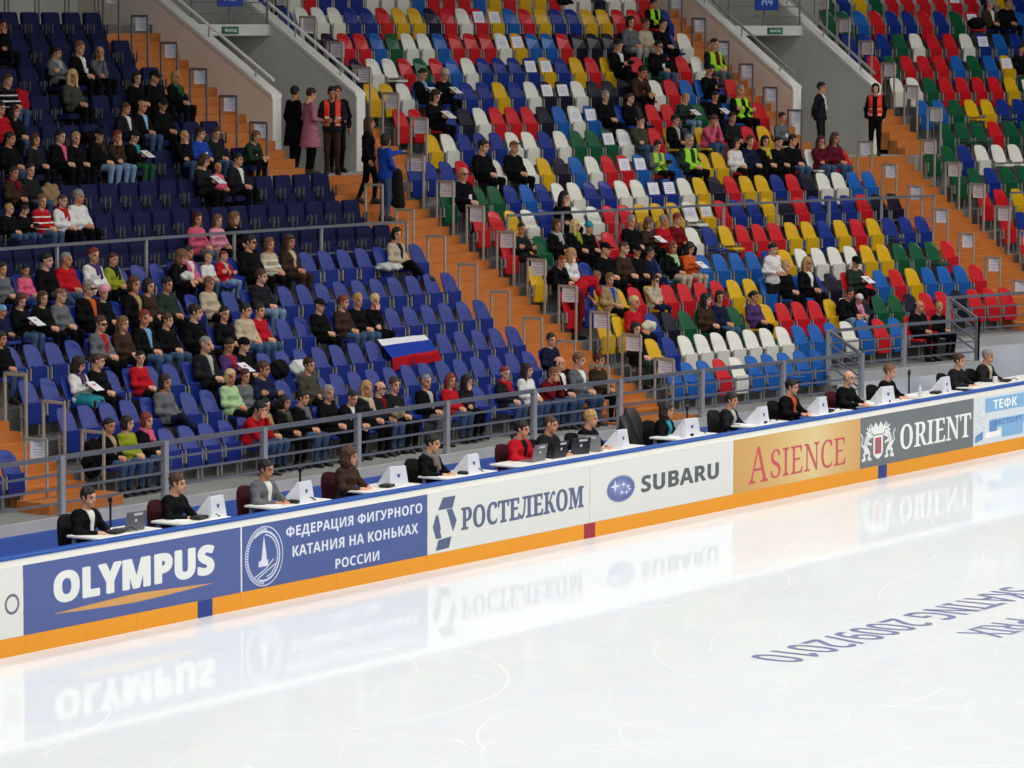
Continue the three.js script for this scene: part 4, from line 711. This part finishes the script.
  return { r: +r, s: +s, sc: +sc, sex, hair, top, legs, pose: pose[0], turn: pose[1], ex: ex === '-' ? [] : ex.split(','), phrase };
});
for (let it = 0; it < 6; it++) for (const p of PEOPLE) for (const q of PEOPLE) if (p !== q && p.r === q.r && q.s > p.s && q.s - p.s < 0.4) { const e = (0.4 - q.s + p.s) / 2; p.s -= e; q.s += e; }
const blockOf = (r, s) => (s < 10.5 ? (r <= 5 ? 'blue block' : 'navy block') : s < 25 ? 'multicoloured block' : 'right block');
const rowWord = (r, s) => ORD[s < 10.5 && r > 5 ? r - 5 : r + 1] + ' row of the ' + blockOf(r, s);
const occupied = PEOPLE.map((p) => [p.r, p.s]);
const isOccupied = (r, s) => occupied.some(([a, b]) => a === r && Math.abs(b - s) < 0.24);

// blue and navy seats, counted from the central stairs
for (let r = 0; r <= 14; r++) {
  const end = r <= 8 ? 9.83 : 8.53, left = Math.max(-3.45, [-3.45, -3.45, -3.45, -3.3, -2.5, -1.6, -0.75, 0.1, 0.95, 2.0, 2.75, 3.5, 4.2, 4.95, 5.6][r]);
  for (let i = 0; ; i++) {
    const s = end - 0.499 * i; if (s < left) break; const open = isOccupied(r, s), v = r > 5;
    seatOf(v ? 'V' : 'B', open, s, r, `${open ? 'occupied' : 'folded'} ${v ? 'navy padded' : 'blue plastic'} seat, ${ORD[i + 1]} from the ${r < 9 ? 'central' : 'upper'} stairs, ${rowWord(r, s)}`, v ? 'navy padded seats' : 'blue plastic seats');
  }
}
for (const s of [-5.33, -5.83]) seatOf('B', false, s, 0, `folded blue plastic seat ${s > -5.5 ? 'beside' : 'second from'} the lower left stairs at the left picture edge`, 'blue seats left of the lower left stairs');
// the multicoloured block: one letter a seat, capital = seat pan left open; "'" after a letter = a paper notice on its back
const COLOURS = [['aaarwaaAaa', 12.57, 0.4908], ['aybwwwwwwwaaawararr', 12.47, 0.4896], ['yyrbnggggyyrrrywnggnrrnrrr', 12.43, 0.4848], ['rbyyryrrrryyaaabnrraryaaar', 12.33, 0.4852], ['ynbbwrnbgraaaabywwwwyyggGr', 12.27, 0.4852], ['rygrnrrrgbwwBYrrryybyryBbb', 12.34, 0.4822], ["rrywbbwwrryyyW'y'rbbynrbbbrnn", 12.4, 0.4585], ["gnggbabwwbbwwb'b'wynryybrnwwaa", 12.31, 0.4452], ["bbBrnwnwynawrr'a'rabyyrbnrnwrr", 12.23, 0.4465], ["ywbbbwwbwggg'w'brynyryrywr", 13.5, 0.4396], ["rrrbnwrrrnaw'a'nbnrrggnabr", 13.4, 0.4311], ["yywabbbbybwn'n'wnnnrwraabr", 13.37, 0.4282], ["nnwWrgrawbbbb'y'byrynrgrrwW", 13.31, 0.418], ["nnrragwwarrrw'y'aarnnnnbnbw", 13.27, 0.4138], ["bwwwbbryynrwr'y'arybbyyrrrbw", 13.26, 0.4183], ['bnwrbbbwwwarrrayryyrwwnwwr', 13.22, 0.4022]];
for (const [r, [row, s0, ds]] of COLOURS.entries()) {
  let i = 0; for (let k = 0; k < row.length; k++) {
    const c = row[k]; if (c === "'") continue; const s = s0 + ds * i++; if (s > (r < 9 ? 24.62 : 23.42)) break;
    const sit = isOccupied(r, s), open = sit || c !== c.toLowerCase(), kind = c.toLowerCase();
    seatOf(kind, open, s, r, `${sit ? 'occupied' : open ? 'open' : 'folded'} ${SEAT[kind][0]} seat, ${ORD[i]} from the left end, ${rowWord(r, s)}`, 'plastic seats of the multicoloured block', row[k + 1] === "'" && !sit && `paper notice on ${SEAT[kind][0]} seat, ${ORD[i]} from left end, ${rowWord(r, s).replace(' the', '')}`);
  }
}
const RIGHT = [null, null, null, null, ['rb', 26.76, 0.5], ['rbb', 26.91, 0.5], ['rryyb', 26.98, 0.511], ['ggbggbg', 26.92, 0.496], ['ggbwWWgg', 26.86, 0.49], ['gGGrggbg', 27.95, 0.48], ['aagYyBbrr', 27.99, 0.462], ["wwgrrrryg'b", 27.89, 0.467], ["rgrrragay'yb", 27.88, 0.472], ["bbbgwrrwb'abbra", 27.8, 0.473], ["ggarbbrbgR'bbaar", 27.82, 0.451], ["gbygrrrrr'rnybab", 28.35, 0.449]];
for (const [r, d] of RIGHT.entries()) if (d) {
  const [row, s0, ds] = d; let i = 0; for (let k = 0; k < row.length; k++) {
    const c = row[k]; if (c === "'") continue; const s = s0 + ds * i++, sit = isOccupied(r, s), open = sit || c !== c.toLowerCase(), kind = c.toLowerCase();
    seatOf(kind, open, s, r, `${sit ? 'occupied' : open ? 'open' : 'folded'} ${SEAT[kind][0]} seat, ${ORD[i]} from the stairs, ${rowWord(r, s)}`, 'plastic seats of the right block', row[k + 1] === "'" && !sit && `paper notice on ${SEAT[kind][0]} seat, ${ORD[i]} from the stairs, ${rowWord(r, s)}`);
  }
}

// ---------- the spectators ----------
const noun = { m: 'man', w: 'woman', b: 'boy', g: 'girl' };
const labelCount = {};
function looks(p) {
  const [hs, hc] = p.hair.split('-'), [tc, g] = p.top.split(':'), hat = hatGeo[hs];
  const h = hat ? '' : (hs === 'd' ? 'balding' : HCOL[hc][1]) + ' ';
  const phrase = p.phrase ? ' with ' + p.phrase : hat ? ` with ${(COL[hc] || [0, 'dark'])[1]} ${hs === 'f' ? 'hat' : 'cap'}` : '';
  return `${h}${noun[p.sex]} in ${COL[tc][1]} ${g === 'vest' || g === 'scarf' ? 'top' : g}${phrase}`;
}
for (const p of PEOPLE) { p.base = `${looks(p)}, ${rowWord(p.r, p.s)}`; (labelCount[p.base] = labelCount[p.base] || []).push(p); }
for (const k in labelCount) { const l = labelCount[k]; if (l.length > 1) l.sort((a, b) => a.s - b.s).forEach((p, i) => { p.label = `${ORD[i + 1]} ${looks(p).replace(/ with .*/, '')} from the left, ${rowWord(p.r, p.s)}`; }); }
const propOn = []; // things held: filled below
for (const p of PEOPLE) {
  const yaw = p.turn === 'l' ? -0.6 : p.turn === 'r' ? 0.5 : [-0.3, 0, 0.3][Math.floor(rnd() * 3)];
  const { o, G } = figure({ ...p, yaw });
  put(o, p.s, p.r * DR, FL[p.r] + 0.44 * (1 - p.sc)); o.scale.setScalar(p.sc);
  tag(o, p.label || p.base, 'person', 'spectators'); p.o = o; p.G = G;
}
// ---------- people on their feet ----------
function stander(s, d, y, turn, sc, label, o) { const { o: m, G } = figure({ ...o, ex: o.ex || [] }); put(m, s, d, y, turn); m.scale.setScalar(sc); tag(m, label, 'person'); return { m, G }; }
stander(10.72, 8.0, LAND, 1.3, 1, 'tall man in long black coat with his back to the left passage wall', { sex: 'm', hair: 's-bk', top: 'blk:coat', legs: 'blk', pose: 'stand', long: true, yaw: 0.3 });
stander(10.42, 7.25, LAND, 1.2, 0.985, 'woman in long pink coat standing at the left passage', { sex: 'w', hair: 's-db', top: 'dpk:coat', legs: 'blk', pose: 'hold', long: true, ex: ['shirt=lgr'] });
stander(10.85, 7.1, LAND, -0.75, 1, 'man in orange reflective vest reading papers at the left passage', { sex: 'm', hair: 's-bk', top: 'chr:jacket', legs: 'brn', pose: 'hold', ex: ['vest=orv'] });
stander(11.65, 7.8, LAND, -0.5, 1, 'dark-clothed man half hidden behind the orange vest', { sex: 'm', hair: 's-db', top: 'blk:jacket', legs: 'blk', pose: 'stand', yaw: -0.5 });
stander(10.68, 5.95, profile(5.95), 0.6, 0.98, 'long-haired woman in black walking down the central stairs', { sex: 'w', hair: 'l-mb', top: 'blk:jacket', legs: 'blk', pose: 'walk' });
const pointer = stander(10.62, 5.45, profile(5.45), 1.35, 0.98, 'woman in blue sweater pointing right with a dark coat over her arm', { sex: 'w', hair: 'b-db', top: 'blu:sweater', legs: 'jns', pose: 'point' });
stander(24.72, 7.5, LAND, 0.55, 0.97, 'usher in dark grey suit with badge at the right passage', { sex: 'm', hair: 's-bk', top: 'chr:suit', legs: 'chr', pose: 'clasp', ex: ['shirt=wht', 'badge'] });
stander(25.85, 6.98, LAND, -0.9, 0.95, 'usher in black clothes and orange reflective vest at the right passage', { sex: 'w', hair: 'b-bk', top: 'blk:jacket', legs: 'blk', pose: 'stand', ex: ['vest=orv'] });
stander(12.42, 2.15, FL[3], 1.5, 0.98, 'stooping woman with red cloak beside the central stairs', { sex: 'w', hair: 's-lb', top: 'red:coat', legs: 'drd', pose: 'bend', skirt: true, ex: [] });
stander(18.25, 2.2, FL[3], -0.1, 0.93, 'standing woman in white jacket facing the multicoloured block', { sex: 'w', hair: 'u-bk', top: 'wht:jacket', legs: 'chr', pose: 'hold', yaw: 0.3 });
{
  const c = V(...pointer.G.j.wrR).multiplyScalar(0.98), o = mesh(numbered('folded_coat'), iso(blend([cap([0, 0.02, 0], [0.05, -0.55, 0.03], 0.09, 0.13), cap([-0.05, 0, 0], [-0.07, -0.6, 0.04], 0.07, 0.1)], 0.06), [-0.28, -0.8, -0.2], [0.28, 0.16, 0.24], 0.03), mat(0x1f1c1b, 0.9), scene);
  put(o, 10.62, 5.45, 0, 1.35); o.position.copy(c.applyEuler(pointer.m.rotation).add(pointer.m.position)); tag(o, 'dark coat hanging over the arm of the pointing woman', 'coat');
}

// ---------- judges' tables along the board ----------
const JF = 0.3, TY = 1.08;
function table(x0, x1, z0, z1, label) {
  const t = thing('judges_table', label, 'table', 'white tables along the rink board'); t.position.set((x0 + x1) / 2, JF, (z0 + z1) / 2); const w = x1 - x0, d = z1 - z0;
  mesh('tabletop', rbox(w, 0.035, d, 0.012, 0, TY - JF - 0.018, 0), M.tableTop, t);
  for (const sx of [-1, 1]) for (const sz of [-1, 1]) mesh('leg', box(0.045, TY - JF - 0.036, 0.045, sx * (w / 2 - 0.08), (TY - JF - 0.036) / 2, sz * (d / 2 - 0.07)), M.legs, t);
}
const T = [[-10.15, -8.9], [-8.45, -7.45], [-6.45, -5.2], [-4.3, -3.05], [-2.35, -1.1], [-0.5, 3.02], [4.03, 5.2], [6.33, 7.53], [8.5, 9.75], [10.6, 11.95], [12.2, 13.85], [14.4, 17.3]];
const TL = ['nearest the left picture edge', 'second from the left', 'third from the left', 'fourth from the left', 'fifth from the left', 'with the laptops', 'right of the laptop table', 'in front of the dark-haired judge', 'in front of the orange tie', 'in front of the bald judge', 'of the short-haired woman', 'shared by two men at far right'];
T.forEach(([a, b], i) => table(a, b, i > 9 ? -1.5 : -1.52, -0.92, `white judging table ${TL[i]}`));
const chairGeo = { back: slabShape(0.46, 0.56, 0.06, 0.2, 0.05, 0.06, 0.12).translate(0, 0.42, -0.05), seat: rbox(0.48, 0.08, 0.46, 0.035, 0, 0.46, 0.22), column: merge([bar(V(0, 0.1, 0.2), V(0, 0.43, 0.2), 0.03), bar(V(0, 0.4, -0.01), V(0, 0.62, -0.06), 0.025)]), base: merge([0, 1, 2, 3, 4].map((k) => bar(V(0, 0.08, 0.2), V(Math.sin(k * 1.257) * 0.28, 0.04, 0.2 + Math.cos(k * 1.257) * 0.28), 0.022))) };
function chair(x, z, color, label) {
  const t = thing('office_chair', label, 'chair', 'office chairs at the judging tables'); t.position.set(x, JF, z); const m = mat(color, 0.85);
  mesh('backrest', chairGeo.back, m, t); mesh('seat', chairGeo.seat, m, t); mesh('column', chairGeo.column, M.black, t); mesh('base', chairGeo.base, M.black, t);
}
const JUDGES = [
  [-9.77, 'm', 's-bk', 'blk:suit', 'man in black suit and tie working at a grey laptop', ['shirt=wht'], 0x151517, 0], [-7.95, 'w', 's-mb', 'blk:jacket', 'brown-haired woman in black jacket, second judge from the left', [], 0x3a141c, 0.35], [-6.02, 'm', 's-bk', 'gry:suit', 'man in grey suit and dark tie at the third table', ['shirt=wht'], 0x3a141c, 0.1], [-4.08, 'w', 'k-mb', 'brn:jacket', 'woman with long curly hair in brown jacket at a judging table', [], 0x3a141c, 0.3], [-2.05, 'w', 's-bk', 'blk:coat', 'black-haired judge in black coat with fur hood', ['scarf=fur'], 0x141416, 0.3],
  [0.31, 'm', 's-bk', 'red:jacket', 'man in red jacket behind an open grey laptop', ['shirt=blk'], 0x3a141c, 0.2], [1.1, 'm', 'c-mb', 'chr:jacket', 'man in dark grey hooded jacket between the laptops', [], 0x141416, 0.2], [2.23, 'w', 's-bl', 'blk:jacket', 'blond short-haired woman in black at the laptop table', [], 0x141416, 0.25], [4.52, 'w', 'k-db', 'blk:jacket', 'curly dark-haired woman in black jacket over turquoise top', ['shirt=tea'], 0x101012, 0.2], [6.55, 'w', 's-db', 'chr:suit', 'dark-haired judge in dark grey suit writing', ['shirt=lgr'], 0x222226, 0.2],
  [8.52, 'm', 's-bk', 'blk:suit', 'man in dark suit with orange tie at a judging table', ['shirt=org'], 0x141416, 0.25], [10.52, 'm', 'd-gr', 'blk:jacket', 'bald man in dark jacket at a judging table', [], 0x4a1822, 0.1], [12.02, 'w', 's-lb', 'blk:jacket', 'short-haired woman in black leaning back in her chair', [], 0x141416, 0.3], [14.7, 'm', 's-mb', 'chr:coat', 'man in dark coat at the rightmost table', [], 0x141416, 0.1], [15.85, 'm', 's-gr', 'chr:suit', 'grey-haired man in dark grey suit bent over his papers, farthest right', ['shirt=bei'], 0x141416, 0.2],
];
for (const [x, sex, hair, top, label, ex, cc, yaw] of JUDGES) {
  const { o } = figure({ sex, hair, top, legs: 'blk', pose: 'desk', yaw, ex }); o.position.set(x, JF + 0.07, -1.78); o.scale.setScalar(x > 4 && x < 7 ? 1.0 : 1.06); tag(o, label, 'person');
  chair(x, -1.78, cc, `${cc === 0x3a141c || cc === 0x4a1822 ? 'maroon' : 'black'} office chair under the ${label}`.split(' ').slice(0, 15).join(' '));
}
chair(3.92, -1.78, 0x141416, 'black office chair hidden under the draped black coat');
{ // coat over the back of a chair
  const o = mesh(numbered('draped_coat'), iso(((f) => (x, y, z) => f(x, y, z) + 0.022 * Math.sin(x * 24 + y * 7) * Math.cos(z * 30 + y * 11))(blend([ell([0, 0.72, 0], [0.3, 0.38, 0.13]), ell([0, 0.98, -0.02], [0.1, 0.16, 0.08]), cap([-0.2, 0.8, 0.03], [-0.24, 0.3, 0.04], 0.08, 0.1), cap([0.2, 0.75, 0.03], [0.26, 0.25, 0.06], 0.07, 0.1), cap([0, 0.7, 0.06], [0.05, 0.25, 0.1], 0.09, 0.12)], 0.05)), [-0.42, 0.1, -0.2], [0.4, 1.2, 0.2], 0.03), M.black, scene); o.position.set(3.92, JF + 0.12, -1.82); tag(o, 'black coat draped over a chair back right of the laptop table', 'coat');
}
// white hoods with an emblem that shade the scoring screens
const hoodGeo = (() => { const g = new THREE.BufferGeometry(), a = 0.22, b = 0.18, h = 0.36, p = [[-a, 0, 0.14], [a, 0, 0.14], [b, h, 0.1], [-b, h, 0.1], [-a, 0, -0.26], [a, 0, -0.26], [b, h, 0.05], [-b, h, 0.05]], q = []; const f = (...i) => { q.push(...p[i[0]], ...p[i[1]], ...p[i[2]], ...p[i[0]], ...p[i[2]], ...p[i[3]]); }; f(0, 1, 2, 3); f(1, 5, 6, 2); f(4, 0, 3, 7); f(3, 2, 6, 7); f(5, 4, 7, 6); f(4, 5, 1, 0); g.setAttribute('position', new THREE.Float32BufferAttribute(q, 3)); g.computeVertexNormals(); return g; })();
const emblem = (() => { const s = new THREE.Shape(); s.moveTo(0, -0.045); s.lineTo(0.03, -0.01); s.lineTo(0.045, 0.04); s.lineTo(0.012, 0.02); s.lineTo(0, 0.045); s.lineTo(-0.012, 0.02); s.lineTo(-0.045, 0.04); s.lineTo(-0.03, -0.01); return new THREE.ExtrudeGeometry(s, { depth: 0.003, bevelEnabled: false }); })();
[-7.62, -5.67, -3.46, -1.6, 2.5, 4.6, 6.85, 8.85, 11.2, 13.38].forEach((x, i) => {
  const t = thing('screen_hood', `white screen hood with small blue emblem, ${ORD[i + 1]} along the tables from the left`, 'screen hood', 'white screen hoods on the judging tables'); t.scale.setScalar(0.8); t.position.set(x, TY, -1.12); t.rotation.y = i % 3 === 2 ? -0.25 : 0.05;
  mesh('hood', hoodGeo, mat(0xe2e6f0, 0.7), t); const e = mesh('emblem', emblem, mat(0x4a5aa0, 0.7), t); e.position.set(0, 0.19, 0.121); e.rotation.x = -0.11;
});
function laptop(x, z, turn, color, label) {
  const t = thing('laptop', label, 'laptop'); t.position.set(x, TY, z); t.rotation.y = turn;
  mesh('base', rbox(0.36, 0.024, 0.25, 0.008, 0, 0.012, 0), mat(color, 0.5), t); const l = mesh('lid', rbox(0.36, 0.25, 0.014, 0.005, 0, 0.125, 0), mat(color, 0.45), t); l.position.set(0, 0.02, 0.12); l.rotation.x = 0.2;
  const s = mesh('screen', box(0.33, 0.21, 0.002, 0, 0.13, -0.008), mat(0x20242a, 0.3), l); mesh('emblem', box(0.04, 0.04, 0.003, 0, 0.125, 0.008), M.paper, l); mesh('sticker', box(0.16, 0.035, 0.003, 0.03, 0.21, 0.008), M.paper, l);
}
laptop(-9.3, -1.18, -0.1, 0x6c6e74, 'grey laptop of the man in black suit at far left'); laptop(0.2, -1.2, 0.0, 0x77787c, 'grey laptop in front of the red jacket'); laptop(0.78, -1.2, 0.0, 0x1a2028, 'black laptop between the grey laptop and the open one'); laptop(1.4, -1.2, -0.35, 0x30363e, 'dark laptop third from the left on the long table'); laptop(1.88, -1.22, -1.2, 0x8e9094, 'open pale laptop turned sideways on the long table');
T.forEach(([a, b], i) => {
  if (i !== 5) { const t = thing('keypad', `black scoring keypad on the judging table ${TL[i]}`, 'keypad', 'black keypads on the judging tables'); t.position.set(i === 0 ? -9.65 : i === 10 ? 13.1 : (a + b) / 2 + 0.02, TY, -1.1); t.rotation.y = 0.2; mesh('body', rbox(0.26, 0.045, 0.17, 0.015, 0, 0.022, 0), M.black, t); mesh('keys', box(0.2, 0.006, 0.11, 0, 0.047, 0), mat(0x2c3240, 0.5), t); mesh('cable', new THREE.TubeGeometry(new THREE.CatmullRomCurve3([V(0.1, 0.02, 0.06), V(0.2, 0.06, 0.12), V(0.3, 0.01, 0.16)]), 10, 0.008, 5), M.black, t); }
  if (i > 0) { const o = mesh(numbered('paper_sheet'), box(0.3, 0.006, 0.21), mat(0xeef0f4, 0.9), scene); o.position.set(i === 5 ? 2.1 : a + 0.27, TY + 0.003, -1.2); o.rotation.y = 0.15 + i * 0.1; tag(o, `white paper sheets on the judging table ${TL[i]}`, 'paper', 'papers on the judging tables'); }
});
const bottleGeo = new THREE.LatheGeometry([[0, 0], [0.034, 0], [0.036, 0.02], [0.036, 0.13], [0.03, 0.16], [0.014, 0.19], [0.014, 0.22]].map(([x, y]) => new THREE.Vector2(x, y)), 10);
[[4.28, 'by the curly-haired woman'], [10.75, 'by the bald man'], [12.35, 'by the short-haired woman'], [2.4, 'on the laptop table']].forEach(([x, w]) => { const t = thing('water_bottle', `small white water bottle ${w}`, 'bottle', 'water bottles on the judging tables'); t.position.set(x, TY, -1.02); mesh('bottle', bottleGeo, mat(0xdfe4ea, 0.3), t); mesh('cap', new THREE.CylinderGeometry(0.016, 0.016, 0.022, 10).translate(0, 0.231, 0), mat(0xd8dade, 0.5), t); });
[[15.45, 'white paper cup beside the grey-haired man at far right']].forEach(([x, l]) => { const o = mesh(numbered('paper_cup'), new THREE.CylinderGeometry(0.05, 0.04, 0.13, 14).translate(0, 0.065, 0), M.paper, scene); o.position.set(x, TY, -1.1); tag(o, l, 'cup'); });
[[-7.58, 'behind the leftmost laptop'], [-3.3, 'left of the curly-haired judge'], [-0.09, 'behind the fur hood'], [2.24, 'behind the laptop table'], [7.56, 'left of the man with orange tie'], [15.56, 'at far right behind the tables']].forEach(([x, w]) => {
  const t = thing('microphone_stand', `thin black microphone stand ${w}`, 'microphone stand', 'microphone stands behind the judges'); t.position.set(x, JF, -3); mesh('pole', bar(V(0, 0.02, 0), V(0, 0.86, 0), 0.018), M.black, t); mesh('base', new THREE.CylinderGeometry(0.12, 0.13, 0.025, 16).translate(0, 0.0125, 0), M.black, t); mesh('microphone', merge([bar(V(0, 0.84, 0), V(-0.06, 0.92, 0.04), 0.03, 8)]), mat(0x3a3c40, 0.5), t);
});

// ---------- things lying about in the stands ----------
{ // flag draped over the seat backs: white, blue, red bands
  const t = thing('flag', 'white, blue and red flag draped over blue seat backs', 'flag'), n = 30, rows = 18;
  const pt = (u, v) => { // u along, v down
    const s = 6.02 + u * 1.35 + v * 0.08, w = 0.025 * Math.sin(u * 17 + v * 3) + 0.03 * Math.sin(u * 8 + 1); const drop = Math.max(0, v - 0.12) * (0.64 - 0.1 * u), yl = 0.93 - drop; const z = v < 0.12 ? -0.09 + v * 1.2 : yl > 0.6 ? 0.055 + (0.93 - yl) * 0.86 : 0.34; const y = FL[2] + yl - (v < 0.12 ? (0.12 - v) * 0.7 : 0) - 0.03 * Math.abs(Math.sin(u * Math.PI * 2.7)) * Math.max(0, 0.4 - v), d = 1.602 - z - w * v; return P(s, d, y);
  };
  [[0, 0.3, 0xdcdce2, 'white_band'], [0.3, 0.64, 0x1d3a9c, 'blue_band'], [0.64, 1, 0xb01420, 'red_band']].forEach(([a, b, c, name]) => {
    const pos = [], idx = []; const m = 7; for (let j = 0; j <= m; j++) for (let i = 0; i <= n; i++) pos.push(...pt(i / n, a + (b - a) * j / m).toArray());
    for (let j = 0; j < m; j++) for (let i = 0; i < n; i++) { const k = j * (n + 1) + i; idx.push(k, k + n + 1, k + n + 2, k, k + n + 2, k + 1); }
    const g = new THREE.BufferGeometry(); g.setAttribute('position', new THREE.Float32BufferAttribute(pos, 3)); g.setIndex(idx); g.computeVertexNormals(); mesh(name, g, mat(c, 0.85, 0, { side: THREE.DoubleSide }), t);
  });
}
function bundle(name, s, r, dz, y, size, color, label, cat) { const [w, h, d] = size; const o = mesh(numbered(name), iso((x, yy, z) => ell([0, h / 2, 0], [w / 2, h / 2, d / 2])(x, yy, z) * 0.8 + 0.012 * Math.sin(x * 31) * Math.cos(yy * 27 + z * 19), [-w * 0.65, -h * 0.2, -d * 0.65], [w * 0.65, h * 1.2, d * 0.65], Math.max(0.018, w / 16)), mat(color, 0.85), scene); put(o, s, r * DR - dz, FL[r] + y); return tag(o, label, cat); }
bundle('plastic_bag', 3.55, 2, 0.3, 0.46, [0.36, 0.3, 0.3], 0xd2d4d4, 'white plastic bag on a blue seat left of the four women in black', 'bag');
bundle('backpack', 3.0, 2, 0.3, 0.46, [0.4, 0.34, 0.32], 0x111114, 'black bag on a blue seat beside the white plastic bag', 'bag');
bundle('folded_coat', 8.72, 5, 0.42, 0.47, [0.46, 0.16, 0.5], 0xc4c6c8, 'white coat lying beside the woman at the end of the top blue row', 'coat');
bundle('red_coat', 4.52, 11, 0.12, 0.42, [0.42, 0.5, 0.2], 0xa81626, 'red coat over a navy seat beside the striped sweater', 'coat');
bundle('beige_coat', 2.75, 8, 0.1, 0.34, [0.48, 0.5, 0.22], 0x8c7656, 'beige coat hung over a navy seat back', 'coat');
bundle('handbag', 3.98, 0, 0.52, 0.6, [0.34, 0.22, 0.2], 0x8f8266, 'beige bag on the knees of the balding man in the front row', 'bag');
bundle('plastic_bag', 3.2, 5, 0.5, 0.58, [0.28, 0.2, 0.22], 0xd0d0cc, 'white bag held by the woman in black fur, top blue row', 'bag');
bundle('handbag', 13.35, 2, 0.5, 0.6, [0.34, 0.24, 0.24], 0xc9c4b0, 'cream handbag on the lap of the woman in red jacket', 'bag');
bundle('backpack', 22.1, 12, 0.2, 0.42, [0.4, 0.42, 0.32], 0x0f0f12, 'black bag beside the lime vest near the upper stairs', 'bag');
bundle('dark_coat', 31.85, 14, 0.36, 0.46, [0.5, 0.3, 0.42], 0x101013, 'heap of black coats on an open red seat high in the right block', 'coat');
bundle('black_bag', 5.25, 10, 0.35, 0.46, [0.6, 0.2, 0.36], 0x0c0c0f, 'black bag on navy seats left of the long-haired blond woman', 'bag');
bundle('black_bag', 21.1, 15, 0.2, 0.46, [0.7, 0.16, 0.36], 0x121216, 'black bag lying on the topmost white seat', 'bag');
bundle('dark_coat', -3.45, 0, 0.14, 0.3, [0.46, 0.62, 0.24], 0x0c0c0e, 'black coat hung over the leftmost seat of the front blue row', 'coat');
// papers and cameras in hands
for (const p of PEOPLE) {
  if (p.pose !== '4') continue;
  const lap = p.G.j, at = (v) => p.o.localToWorld(V(...v)); p.o.updateMatrixWorld(true);
  const cam = p.ex.some((e) => e === 'camera') || /camera/.test(p.phrase);
  const who = p.label ? p.label.split(' from the left')[0] + ' from the left' : looks(p);
  const o = mesh(numbered(cam ? 'camera' : 'programme'), cam ? merge([rbox(0.13, 0.09, 0.06, 0.01), new THREE.CylinderGeometry(0.035, 0.04, 0.1, 10).rotateX(Math.PI / 2).translate(0, 0, 0.07)]) : box(0.21, 0.008, 0.28), cam ? M.black : M.paper, scene);
  o.position.copy(at([0, lap.wrL[1] + 0.035, cam ? 0.55 : 0.57])); o.rotation.y = -ang(p.s); if (!cam) o.rotateX(0.5); o.scale.setScalar(p.sc);
  tag(o, `${cam ? 'camera' : 'sheet'} held by ${who}, ${rowWord(p.r, p.s).split(' of ')[0]}`, cam ? 'camera' : 'paper');
}
renderer.render(scene, camera);
